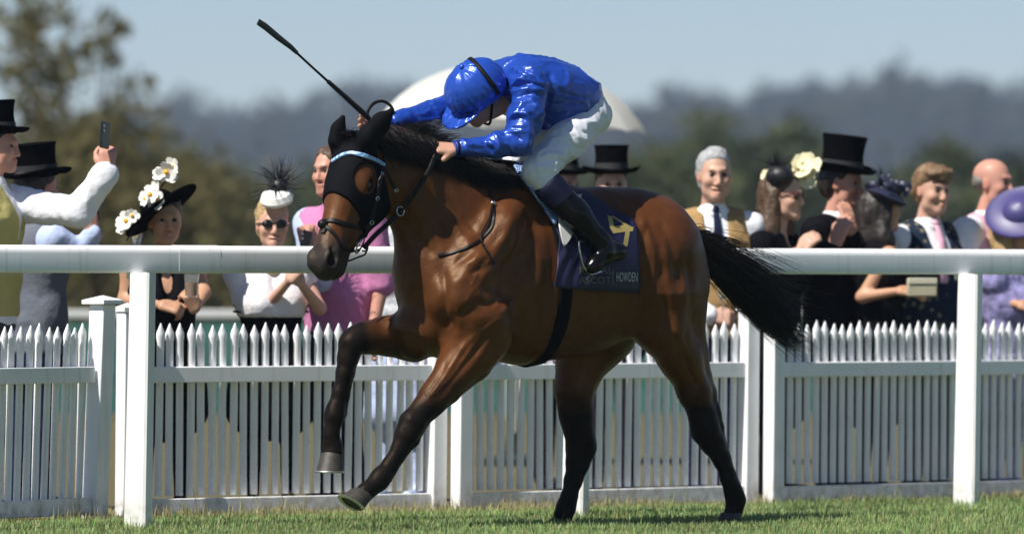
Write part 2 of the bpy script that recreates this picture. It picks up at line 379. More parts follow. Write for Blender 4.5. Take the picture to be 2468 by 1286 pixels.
# ---------------------------------------------------------------- running rail
M_pvc = mat('white_rail_plastic', (0.88, 0.88, 0.89), 0.35, spec=0.4, noise=(3, 0.04))
M_post = mat('white_post_plastic', (0.82, 0.82, 0.81), 0.4, noise=(6, 0.05))
rail = empty('running_rail', tuple(RP0), 0.0); tag(rail, 'white plastic running rail with slanted posts beside the horse', 'rail')
def grime(m, z0=0.16, amt=0.75):                     # splashed soil and grass stain low down, faint streaks higher up
    n_, l_, b_ = nodes_of(m); src = b_.inputs['Base Color'].links[0].from_socket; ge = n_.new('ShaderNodeNewGeometry'); sx = n_.new('ShaderNodeSeparateXYZ'); l_.new(ge.outputs['Position'], sx.inputs[0])
    mr = n_.new('ShaderNodeMapRange'); mr.inputs[1].default_value = z0; mr.inputs[2].default_value = 0.0; mr.inputs[3].default_value = 0.0; mr.inputs[4].default_value = 1.0; l_.new(sx.outputs[2], mr.inputs[0])
    no = n_.new('ShaderNodeTexNoise'); no.inputs['Scale'].default_value = 22; no.inputs['Detail'].default_value = 6; l_.new(ge.outputs['Position'], no.inputs['Vector'])
    mp = n_.new('ShaderNodeMapping'); mp.inputs['Scale'].default_value = (14, 14, 1.1); l_.new(ge.outputs['Position'], mp.inputs[0]); n2 = n_.new('ShaderNodeTexNoise'); n2.inputs['Scale'].default_value = 2.2; n2.inputs['Detail'].default_value = 5; l_.new(mp.outputs[0], n2.inputs['Vector'])
    r2 = n_.new('ShaderNodeMapRange'); r2.inputs[1].default_value = 0.55; r2.inputs[2].default_value = 0.8; r2.inputs[3].default_value = 0.0; r2.inputs[4].default_value = 0.30; l_.new(n2.outputs[0], r2.inputs[0])
    r1 = n_.new('ShaderNodeMapRange'); r1.inputs[1].default_value = 0.35; r1.inputs[2].default_value = 0.65; l_.new(no.outputs[0], r1.inputs[0])
    mu = n_.new('ShaderNodeMath'); mu.operation = 'MULTIPLY'; l_.new(mr.outputs[0], mu.inputs[0]); l_.new(r1.outputs[0], mu.inputs[1]); m2 = n_.new('ShaderNodeMath'); m2.operation = 'MULTIPLY_ADD'; m2.inputs[1].default_value = amt; m2.use_clamp = True; l_.new(mu.outputs[0], m2.inputs[0]); l_.new(r2.outputs[0], m2.inputs[2])
    mx = n_.new('ShaderNodeMixRGB'); mx.inputs[2].default_value = (0.26, 0.23, 0.15, 1); l_.new(src, mx.inputs[1]); l_.new(m2.outputs[0], mx.inputs[0]); l_.new(mx.outputs[0], b_.inputs['Base Color'])
grime(M_post); grime(M_pvc)
def local_to(o, P): return [np.asarray(p) - RP0 for p in P]
def rprofile(sc=1.0, w_=0.092, h_=0.122):
    out = []; rt, rb = 0.036, 0.014
    for cx, cz, r, a0 in ((w_ / 2 - rt, h_ / 2 - rt, rt, 0), (-(w_ / 2 - rt), h_ / 2 - rt, rt, 90), (-(w_ / 2 - rb), -(h_ / 2 - rb), rb, 180), (w_ / 2 - rb, -(h_ / 2 - rb), rb, 270)):
        for k in range(7): a = R_(a0 + 15 * k); out.append(((cx + r * math.cos(a)) * sc, (cz + r * math.sin(a)) * sc))
    return out
RT = 1.251; RZ = RT - 0.061; ROFF = 0.085       # the rail is carried on the far side of its posts
def rail_seg(t0, t1, name, sc=1.0):
    pr = rprofile(sc); n = len(pr); V = []
    ts = np.linspace(t0, t1, 2)
    for t in ts:
        for (x, z) in pr: V.append(RDIR * t + RNRM * (x + ROFF) + np.array([0, 0, RZ + z]))
    Fc = [(k, (k + 1) % n, n + (k + 1) % n, n + k) for k in range(n)] + [tuple(range(n - 1, -1, -1)), tuple(range(n, 2 * n))]
    me = mesh(name, V, Fc); me.set_sharp_from_angle(angle=R_(40)); return link(name, me, M_pvc, rail)
def t_at(px):                                        # distance along the rail line seen at a photo column
    r = np.array([(px - CX) / FPX, 1.0, 0]); Y = (RP0 @ RNRM) / (r @ RNRM); return (r * Y - RP0) @ RDIR
tj0, tj1 = t_at(443), t_at(545)
rail_seg(-2.2, tj0, 'rail_tube'); rail_seg(tj0 + 0.002, tj1 - 0.002, 'joint_sleeve', 1.03); rail_seg(tj1, t_at(2448), 'rail_tube'); rail_seg(t_at(2448) + 0.004, 8.5, 'rail_tube')
for i, pf in enumerate(RAIL_FEET + [RP0 + RDIR * 7.4]):
    b = MB(); c0 = pf - RP0; top = c0 + np.array([0.035, 0.0, RZ - 0.06]) + RNRM * 0.02
    prof = [(0.058, 0.022), (0.048, 0.030), (-0.048, 0.030), (-0.058, 0.022), (-0.058, -0.022), (-0.048, -0.030), (0.048, -0.030), (0.058, -0.022)]
    ax = np.array([math.cos(R_(-38)), math.sin(R_(-38)), 0]); ay = np.array([-ax[1], ax[0], 0])
    # the blade of the post is turned so that its broad side looks down the track
    V = [c + ax * x * (1.08 if j == 0 else 0.98) + ay * y for j, c in enumerate((c0 + np.array([0, 0, -0.05]), top)) for (x, y) in prof]
    b.add(V, [(k, (k + 1) % 8, 8 + (k + 1) % 8, 8 + k) for k in range(8)] + [tuple(range(7, -1, -1)), tuple(range(8, 16))])
    b.build('post', M_post, rail, sharp=30)
    MB().box(tuple(top + RNRM * 0.045 + np.array([0, 0, -0.012])), (0.06, 0.09, 0.03), TH).build('bracket', M_post, rail, bevel=0.006)

# ---------------------------------------------------------------- picket fence: every panel a thing, every picket a part
M_fence = mat('white_fence_plastic', (0.87, 0.87, 0.89), 0.45, noise=(5, 0.05))
grime(M_fence)
def gpt(px, py): Y = FPX * HC / (py - HY); return np.array([(px - CX) / FPX * Y, Y, 0.0])
def picket_mesh(wd=0.033, th=0.024, h=0.80):
    V = []; Fc = []; secs = [(0, 1, 1), (h - 0.085, 1, 1), (h - 0.065, 1.18, 1.15), (h - 0.045, 1.12, 1.1), (h - 0.010, 0.30, 0.4), (h, 0.08, 0.15)]
    oc = [(1, .55), (.6, 1), (-.6, 1), (-1, .55), (-1, -.55), (-.6, -1), (.6, -1), (1, -.55)]
    for z, a, b in secs:
        for (x, y) in oc: V.append((x * wd / 2 * a, y * th / 2 * b, z))
    for i in range(len(secs) - 1):
        for k in range(8): Fc.append((i * 8 + k, i * 8 + (k + 1) % 8, (i + 1) * 8 + (k + 1) % 8, (i + 1) * 8 + k))
    Fc.append(tuple(range(7, -1, -1))); Fc.append(tuple((len(secs) - 1) * 8 + k for k in range(8)))
    me = mesh('picket', V, Fc); me.set_sharp_from_angle(angle=R_(40)); me.materials.append(M_fence); return me
PK = picket_mesh()
FENCE = [(gpt(-640, 1284), gpt(222, 1251), 0.020, 'white picket fence panel whose capped end post leans beside the rail', 'cap'),
         (gpt(300, 1246), gpt(1046, 1229), 0.0, "white picket fence panel behind the horse's head and forelegs", None),
         (gpt(1108, 1229), gpt(1798, 1212), 0.006, "white picket fence panel behind the horse's belly and hind legs", None),
         (gpt(1860, 1212), gpt(2620, 1191), 0.0, "white picket fence panel below the clapping crowd behind the tail", None)]
for A, B, tilt, lab, cap in FENCE:
    d = B - A; L = np.linalg.norm(d); rz = math.atan2(d[1], d[0])
    t = empty('picket_fence_panel', tuple(A), rz); tag(t, lab, 'fence', 'white picket fence panels')
    lean = R_(2.4) if cap else R_(0.6)
    for end in (0, 1):
        x = 0.0 if end == 0 else L; top = 1.00 if cap else 0.965; pw = 0.088 if cap else 0.078
        b = MB(); dx = math.tan(R_(3.4) if (cap and end) else lean) * top
        V = []
        for z, sx in ((-0.05, 0), (top - 0.012, dx)):
            for (i, j) in ((-1, -1), (1, -1), (1, 1), (-1, 1)): V.append((x + sx + i * pw / 2, j * pw / 2 - 0.012, z))
        b.add(V, [(3, 2, 1, 0), (4, 5, 6, 7), (0, 1, 5, 4), (1, 2, 6, 5), (2, 3, 7, 6), (3, 0, 4, 7)])
        po = b.build('end_post', M_fence, t, bevel=0.006)
        c = MB(); w2 = pw * (0.78 if cap else 0.60); z0 = top - 0.010
        c.add([(x + dx + i * w2, j * w2 - 0.012, z0) for (i, j) in ((-1, -1), (1, -1), (1, 1), (-1, 1))] + [(x + dx + i * w2, j * w2 - 0.012, z0 + 0.018) for (i, j) in ((-1, -1), (1, -1), (1, 1), (-1, 1))] + [(x + dx, -0.012, z0 + 0.040)],
              [(3, 2, 1, 0), (0, 1, 5, 4), (1, 2, 6, 5), (2, 3, 7, 6), (3, 0, 4, 7), (4, 5, 8), (5, 6, 8), (6, 7, 8), (7, 4, 8)]); c.build('post_cap', M_fence, po, smooth=False)
    sh = math.tan(lean)
    for z, hh in ((0.660, 0.074), (0.045, 0.078)):
        b = MB(); V = []
        for xx in (0.041, L - 0.041):
            for (y, zz) in ((-0.034, -hh / 2), (0.004, -hh / 2), (0.004, hh / 2), (-0.034, hh / 2)): V.append((xx + sh * z, y, z + zz + tilt * (xx / L) * (1 if z < 0.3 else 0.3)))
        b.add(V, [(0, 1, 2, 3), (7, 6, 5, 4), (0, 4, 5, 1), (1, 5, 6, 2), (2, 6, 7, 3), (3, 7, 4, 0)]); b.build('cross_rail', M_fence, t, bevel=0.004)
    n = int(round((L - 0.10) / 0.0595))
    for k in range(n):
        o = bpy.data.objects.new('picket', PK); COL.objects.link(o); o.parent = t
        o.location = (0.075 + (L - 0.15) * k / (n - 1) + sh * 0.09, 0.017, 0.095); o.rotation_euler = (random.uniform(-.008, .008), lean + random.uniform(-0.009, 0.009), random.uniform(-.05, .05))
        o.scale = (random.uniform(0.96, 1.04), 1, random.uniform(0.985, 1.012))

# ---------------------------------------------------------------- barrier, umbrella
M_teal = mat('teal_mesh_panel', (0.03, 0.12, 0.10), 0.7, noise=(8, 0.3)); M_white = mat('white_painted_metal', (0.62, 0.64, 0.64), 0.5)
bar = empty('course_barrier', (0, 56, 0)); tag(bar, 'low white topped barrier with teal panels behind the crowd', 'barrier')
for k in range(-4, 5):
    MB().box((k * 1.5, 0, 0.47), (0.07, 0.07, 0.94)).build('post', M_white, bar, bevel=0.01)
    if k < 4:
        MB().box((k * 1.5 + 0.75, 0, 0.86), (1.42, 0.06, 0.06)).build('top_board', M_white, bar, bevel=0.01)
        MB().box((k * 1.5 + 0.75, 0.0, 0.42), (1.42, 0.02, 0.74)).build('panel', M_teal, bar)
um = empty('umbrella', tuple(at(1236, 698, 41.5) - np.array([0, 0, HC]))); tag(um, 'large white domed umbrella open behind the jockey', 'umbrella')
ctr = at(1232, 306, 41.5); zb = ctr[2]; rad = 330 / FPX * 41.5; rise = 158 / FPX * 41.5
M_um = mat('white_umbrella_cloth', (0.88, 0.88, 0.86), 0.7, noise=(4, 0.03))
_n, _l, _b = nodes_of(M_um); tr = _n.new('ShaderNodeBsdfTranslucent'); tr.inputs[0].default_value = (0.88, 0.87, 0.82, 1); mx = _n.new('ShaderNodeMixShader'); mx.inputs[0].default_value = 0.5
_l.new(_b.outputs[0], mx.inputs[1]); _l.new(tr.outputs[0], mx.inputs[2]); _l.new(mx.outputs[0], _n['Material Output'].inputs[0])
TL = Matrix.Rotation(R_(3.0), 3, 'Y')
for p in range(8):
    V = []; nr, na = 10, 7
    for i in range(nr):
        t = i / (nr - 1)
        for j in range(na):
            u = j / (na - 1); a = (p + u) * math.pi / 4 + 0.2; sag = 1 - 0.055 * math.sin(math.pi * u) * t
            r = rad * math.sin(t * R_(66)) / math.sin(R_(66)) * sag; z = rise * ((math.cos(t * R_(66)) - math.cos(R_(66))) / (1 - math.cos(R_(66)))) + 0.03 * math.sin(math.pi * u) * t * t
            v = TL @ Vector((r * math.cos(a), r * math.sin(a), z)); V.append((v.x, v.y, v.z + zb))
    me = mesh('canopy_panel', V, [(i * na + j, i * na + j + 1, (i + 1) * na + j + 1, (i + 1) * na + j) for i in range(nr - 1) for j in range(na - 1)]); o = link('canopy_panel', me, M_um, um)
    a = p * math.pi / 4 + 0.2; pts = []
    for i in range(9):
        t = i / 8; r = rad * math.sin(t * R_(66)) / math.sin(R_(66)); z = rise * ((math.cos(t * R_(66)) - math.cos(R_(66))) / (1 - math.cos(R_(66)))) - 0.008; v = TL @ Vector((r * math.cos(a), r * math.sin(a), z)); pts.append((v.x, v.y, v.z + zb))
    MB().tube(pts, 0.004, 5).build('rib', M_white, um)
MB().tube([(0, 0, 0.02), (0, 0, zb + rise * 0.96)], 0.013, 8).build('shaft', M_white, um)
MB().lathe([(0.22, 0.0), (0.22, 0.04), (0.06, 0.07), (0.03, 0.2)], 20).build('base', mat('dark_green_base', (0.02, 0.03, 0.02), 0.6), um)
MB().tube([(0, 0, zb + rise * 0.98), (0.004, 0, zb + rise + 0.02)], [0.012, 0.006], 8).build('ferrule', M_white, um)

# ---------------------------------------------------------------- trees
def leaf_mat(name, c0, c1):
    m = mat(name, c0, 0.6, attr='tint', spec=0.25); add_translucent(m, 0.4); return m
M_leaf = leaf_mat('leaf', (0.06, 0.09, 0.03), None); M_bark = mat('bark', (0.10, 0.075, 0.05), 0.9, noise=(9, 0.4), bump=(20, 0.6, 0.02))
def leaves(C, size, n, spread, cols, droop=0.3):
    """n leaf-sized faces round each clump centre"""
    m = len(C); c = np.repeat(C, n, 0); k = len(c); p = c + RNG.normal(0, 1, (k, 3)) * np.repeat(np.broadcast_to(spread, (m,))[:, None], n, 0) * np.array([1, 1, 0.8])
    a = RNG.normal(0, 1, (k, 3)); a /= np.linalg.norm(a, axis=1)[:, None]; b = np.cross(a, RNG.normal(0, 1, (k, 3))); b /= np.linalg.norm(b, axis=1)[:, None]
    s = (size * RNG.uniform(0.6, 1.4, k))[:, None]
    V = np.stack([p - a * s, p + b * s * 0.5, p + a * s, p - b * s * 0.5], 1).reshape(-1, 3); Q = np.arange(4 * k).reshape(-1, 4)
    t = np.clip(np.repeat(RNG.random(m), n) * 0.6 + RNG.random(k) * 0.4, 0, 1)[:, None]; col = cols[0] * (1 - t) + cols[1] * t
    return V, Q, np.repeat(col, 4, 0)
def tree(name, loc, h, wd, label, group, cols, clumps=90, n=26, size=0.16, kind='round', trunk_h=0.3, at_px=None, Yt=0):
    o = empty(name, loc); tag(o, label, 'tree', group); C = []; T = MB(); tk = 0.22 if kind == 'wispy' else 1.0
    T.tube([(0, 0, -0.1), (0.03 * h * random.uniform(-1, 1), 0, h * 0.35), (0.05 * h * random.uniform(-1, 1), 0.02 * h, h * 0.8)], [0.035 * h * tk, 0.024 * h * tk, 0.006 * h * tk], 9)
    for i in range(clumps):
        if kind == 'cone':
            z = trunk_h * h + (1 - trunk_h) * h * RNG.random() ** 1.3; r = wd / 2 * (1 - (z / h - trunk_h) / (1 - trunk_h)) * math.sqrt(RNG.random()) + 0.1
        elif kind == 'wispy':
            z = h * RNG.uniform(0.18, 1.0); r = wd / 2 * math.sqrt(RNG.random()) * (1.15 - 0.75 * abs(z / h - 0.45))
        else:
            u = RNG.random(); z = h * (trunk_h + (1 - trunk_h) * u); r = wd / 2 * math.sqrt(RNG.random()) * math.sin(math.pi * min(1, 0.18 + 0.82 * u) ** 0.9) ** 0.6
        a = RNG.uniform(0, 2 * math.pi); C.append((r * math.cos(a), r * math.sin(a), z))
    C = np.array(C)
    if at_px is not None:
        C = np.array([at(x + RNG.normal(0, 14), y + RNG.normal(0, 14), Yt + RNG.normal(0, 0.5)) - np.array(loc) for (x, y) in at_px for _ in range(2)]); clumps = len(C)
    for i in range(0, clumps, max(1, clumps // 14)):
        c = C[i]; z0 = max(0.2 * h, c[2] * 0.55); T.tube([(0, 0, z0), tuple(c * np.array([0.5, 0.5, 0]) + np.array([0, 0, (z0 + c[2]) / 2 + 0.03 * h])), tuple(c)], [0.014 * h * tk, 0.008 * h * tk, 0.003 * h * tk], 6)
    T.build('trunk', M_bark, o)
    V, Q, col = leaves(C, size, n, wd * (0.055 if kind == 'wispy' else 0.085), cols); me = mesh('crown', V, Q, smooth=False); set_col(me, np.clip(col, 0.004, 1)); link('crown', me, M_leaf, o); return o
olive = (np.array([0.085, 0.080, 0.026]), np.array([0.17, 0.145, 0.055])); dull = (np.array([0.045, 0.062, 0.022]), np.array([0.12, 0.135, 0.055])); deep = (np.array([0.028, 0.042, 0.020]), np.array([0.075, 0.09, 0.045]))
def base_at(px, Y): return tuple(at(px, HY, Y) * np.array([1, 1, 0]))
tree('loose_tree', base_at(110, 92), 6.4, 2.6, 'tall wispy olive tree with loose sprays against the sky', 'trees on the meadow', olive, 60, 22, 0.085, 'wispy', 0.15,
     [(60, 40), (110, 20), (90, 70), (45, 100), (70, 135), (110, 150), (160, 120), (175, 165), (140, 195), (60, 190), (100, 225), (165, 240), (55, 260), (120, 280), (180, 300), (75, 320), (140, 345), (40, 370), (100, 395), (165, 400), (80, 440), (140, 460), (30, 60), (35, 170), (200, 350), (215, 420), (60, 500), (130, 520), (130, 60)], 92)
tree('loose_tree', base_at(250, 93), 4.6, 1.4, 'thin olive sapling whose top tufts stand out against the sky', 'trees on the meadow', olive, 30, 18, 0.075, 'wispy', 0.15,
     [(268, 48), (275, 60), (240, 92), (222, 104), (262, 140), (300, 215), (325, 205), (255, 290), (300, 300), (270, 350), (240, 400), (290, 430), (260, 480)], 93)
tree('loose_tree', base_at(-60, 96), 5.2, 2.2, 'wispy olive tree cut by the picture edge beside the tallest one', 'trees on the meadow', olive, 36, 22, 0.085, 'wispy', 0.15)
tree('loose_tree', base_at(330, 100), 3.7, 2.4, 'small loose olive tree behind the white daisies on the hat', 'trees on the meadow', olive, 50, 24, 0.09, 'wispy', 0.1)
tree('bush', base_at(230, 88), 2.9, 3.4, 'broad olive bush behind the raised phone', 'trees on the meadow', olive, 90, 34, 0.10, 'round', 0.05)
tree('bush', base_at(470, 104), 2.9, 3.6, 'broad olive bush behind the tilted black hat', 'trees on the meadow', olive, 90, 34, 0.10, 'round', 0.05)
row = [(640, 150, 2.9, 4.4), (770, 165, 3.4, 5.2), (905, 160, 3.0, 4.6), (1040, 175, 3.9, 5.0), (1180, 165, 3.5, 5.0), (1330, 172, 3.7, 5.2), (1480, 165, 3.4, 4.8), (1600, 158, 4.1, 4.4), (1720, 172, 4.9, 5.4), (1850, 160, 4.0, 4.4), (1930, 168, 4.8, 4.0), (2070, 176, 3.6, 4.8), (2160, 160, 3.2, 4.6), (2270, 170, 4.5, 3.2), (2370, 165, 3.1, 4.4), (2480, 172, 3.9, 5.0), (560, 170, 3.5, 4.8), (420, 176, 4.2, 5.4), (280, 165, 4.2, 5.0), (120, 172, 4.4, 5.4), (-20, 165, 4.0, 5.0)]
ROW_AT = ["the clapping woman's feathers", 'the pink shirted man', "the horse's near ear", "the jockey's peak", "the umbrella's middle", "the jockey's back", 'the tall top hat over the quarters', "the umbrella's free tip", 'the grey haired man', "the brunette's headpiece", 'the cream flower', 'the clapping man in top hat', 'the navy fascinator', 'the young man with the fringe', 'the balding man', 'the purple hat', 'the whip tip', 'the tilted hat with daisies', 'the raised phone', 'the turned away man', 'the man cut by the picture edge']
for i, (px, Y, h, wd) in enumerate(row):
    tree('meadow_tree', base_at(px, Y), h, wd, 'blurred rounded %s green tree standing behind %s' % ('dull' if i % 3 else 'dark', ROW_AT[i]), 'rounded trees in the row behind the crowd', dull if i % 3 else deep, 110, 30, 0.17, 'round', 0.04)
# the far wood: one mass of conifers and broadleaf trees on rising ground
def hill_z(x, y): return 36.0 * np.clip((y - 900) / 1000, 0, 1) ** 1.3 * (1 + 0.10 * np.sin(x * 0.012 + 1.0))
V = []; nx = 41; ny = 24
for j in range(ny):
    for i in range(nx):
        x = -640 + 1280 * i / (nx - 1); y = 880 + 1500 * j / (ny - 1); V.append((x, y, hill_z(x, y) + 0.1 if j else -0.2))
hill = link('hill', mesh('hill', V, [(j * nx + i, j * nx + i + 1, (j + 1) * nx + i + 1, (j + 1) * nx + i) for j in range(ny - 1) for i in range(nx - 1)]), mat('hill_grass', (0.05, 0.065, 0.025), 0.9, noise=(0.02, 0.4))); tag(hill, kind='structure')
def far_wood():
    Vs, Qs, Cs = [], [], []; b = 0
    prof = [(-200, 330), (150, 300), (420, 262), (560, 275), (640, 262), (760, 236), (905, 205), (980, 208), (1120, 230), (1300, 260), (1480, 265), (1600, 250), (1690, 205), (1760, 245), (1870, 215), (1990, 205), (2090, 215), (2200, 185), (2290, 195), (2370, 210), (2480, 225), (2700, 215)]
    px_ = np.array([p[0] for p in prof], float); py_ = np.array([p[1] for p in prof], float)
    for i in range(1000):
        px = RNG.uniform(-1100, 3570); Y = RNG.uniform(1250, 2050); top = np.interp(px, px_, py_) + RNG.uniform(-4, 150) * (1 if i % 3 else 0.35) + (0 if RNG.random() < 0.85 else -26)
        x0 = (px - CX) / FPX * Y; z0 = float(hill_z(x0, Y)); h = HC + (HY - top) / FPX * Y - z0
        if h < 5: continue
        con = RNG.random() < 0.55; wd = min(h, 24) * (RNG.uniform(0.24, 0.34) if con else RNG.uniform(0.5, 0.75))
        n = 34; u = RNG.random(n); zz = h * (0.05 + 0.95 * u)
        r = wd / 2 * ((1.02 - u) if con else np.sin(math.pi * np.clip(0.15 + 0.85 * u, 0, 0.97))) * np.sqrt(RNG.random(n)); a = RNG.uniform(0, 6.28, n)
        C = np.array([x0, Y, z0]) + np.stack([r * np.cos(a), r * np.sin(a), zz], 1)
        V, Q, col = leaves(C, 1.5, 9, wd * 0.13, (np.array([0.018, 0.030, 0.016]), np.array([0.050, 0.062, 0.032]))); Vs.append(V); Qs.append(Q + b); Cs.append(col); b += len(V)
    me = mesh('far_wood', np.concatenate(Vs), np.concatenate(Qs), smooth=False); set_col(me, np.concatenate(Cs)); o = link('far_wood', me, M_leaf); tag(o, 'hazy blue wood of conifers along the horizon', 'wood', kind='stuff')
far_wood()
# ---------------------------------------------------------------- haze: the summer air between here and the wood
M_air = bpy.data.materials.new('air'); M_air.use_nodes = True; t = M_air.node_tree
t.nodes.remove(t.nodes['Principled BSDF']); pv = t.nodes.new('ShaderNodeVolumePrincipled')
pv.inputs['Color'].default_value = (0.62, 0.76, 1.0, 1); pv.inputs['Density'].default_value = 0.00024; pv.inputs['Anisotropy'].default_value = 0.0
t.links.new(pv.outputs[0], t.nodes['Material Output'].inputs['Volume'])
hz = MB().box((0, 1280, 44), (1700, 2660, 90)).build('haze', M_air, smooth=False)
tag(hz, kind='stuff')
# ---------------------------------------------------------------- the horse
PXM = 541.0
def hp(px, py, l, rpx): return (H(px, py, l), rpx / PXM)
HPIT, HYAW = R_(27.0), R_(16.0)
_hv = np.array([math.cos(HYAW), math.sin(HYAW), 0.0])
HEADF = (np.stack([_hv * math.sin(HPIT) - np.array([0, 0, math.cos(HPIT)]), np.array([-math.sin(HYAW), math.cos(HYAW), 0.0]), _hv * math.cos(HPIT) + np.array([0, 0, math.sin(HPIT)])], 1),
         H(856, 338, 0.0))
def hd(u, v, w): return HEADF[0] @ np.array([u, v, w]) + HEADF[1]
def head_prims(f, g=0.0, ears=True, fr=HEADF):
    c = lambda a, b, ra, rb, k=0.03, sy=1.0: f.cone(a, b, ra + g, rb + g, k, sy, fr)
    c((0.03, 0, -0.045), (0.17, 0, -0.06), 0.082, 0.098, 0.04, 1.0)          # cranium
    c((0.13, 0, -0.045), (0.25, 0, -0.052), 0.088, 0.080, 0.04, 1.0)         # forehead
    c((0.24, 0, -0.035), (0.50, 0, -0.035), 0.060, 0.044, 0.05, 1.0)         # nasal bone
    c((0.26, 0, -0.075), (0.52, 0, -0.065), 0.078, 0.054, 0.05, 1.05)        # face sides
    for s in (-1, 1):
        f.ell((0.175, 0.062 * s, -0.155), (0.125 + g, 0.042 + g, 0.105 + g), 0.05, fr)     # cheek
        c((0.20, 0.038 * s, -0.225), (0.42, 0.028 * s, -0.145), 0.036, 0.030, 0.05)        # jaw bar
        f.ell((0.185, 0.088 * s, -0.045), (0.050 + g, 0.030 + g, 0.034 + g), 0.028, fr)    # brow and eye socket
        c((0.26, 0.072 * s, -0.085), (0.40, 0.055 * s, -0.090), 0.016, 0.010, 0.03)        # facial crest
        f.ell((0.565, 0.046 * s, -0.030), (0.050 + g, 0.030 + g, 0.042 + g), 0.022, fr)     # nostril wing
    c((0.50, 0, -0.062), (0.575, 0, -0.055), 0.058, 0.056, 0.04, 1.0)        # muzzle
    c((0.575, 0, -0.075), (0.605, 0, -0.080), 0.045, 0.040, 0.03, 0.85)      # upper lip
    c((0.46, 0, -0.135), (0.565, 0, -0.138), 0.038, 0.036, 0.025, 0.85)      # lower jaw and chin
    c((0.575, 0, -0.125), (0.592, 0, -0.122), 0.030, 0.028, 0.02, 0.8)
    if ears:
        ear_prims(f, g, fr)
def ear_prims(f, g, fr):
    # near ear: stands up and back; far ear: straight up
    near = [((0.045, 0.062, 0.0), 0.042), ((-0.005, 0.098, 0.025), 0.046), ((-0.065, 0.145, 0.035), 0.036), ((-0.122, 0.182, 0.035), 0.008)]
    far = [((0.060, -0.055, 0.01), 0.034), ((0.025, -0.058, 0.045), 0.034), ((-0.020, -0.054, 0.065), 0.026), ((-0.072, -0.044, 0.072), 0.006)]
    for P in (near, far):
        for (a, ra), (b, rb) in zip(P[:-1], P[1:]): f.cone(a, b, ra + g, rb + g, 0.02, 1.25, fr)

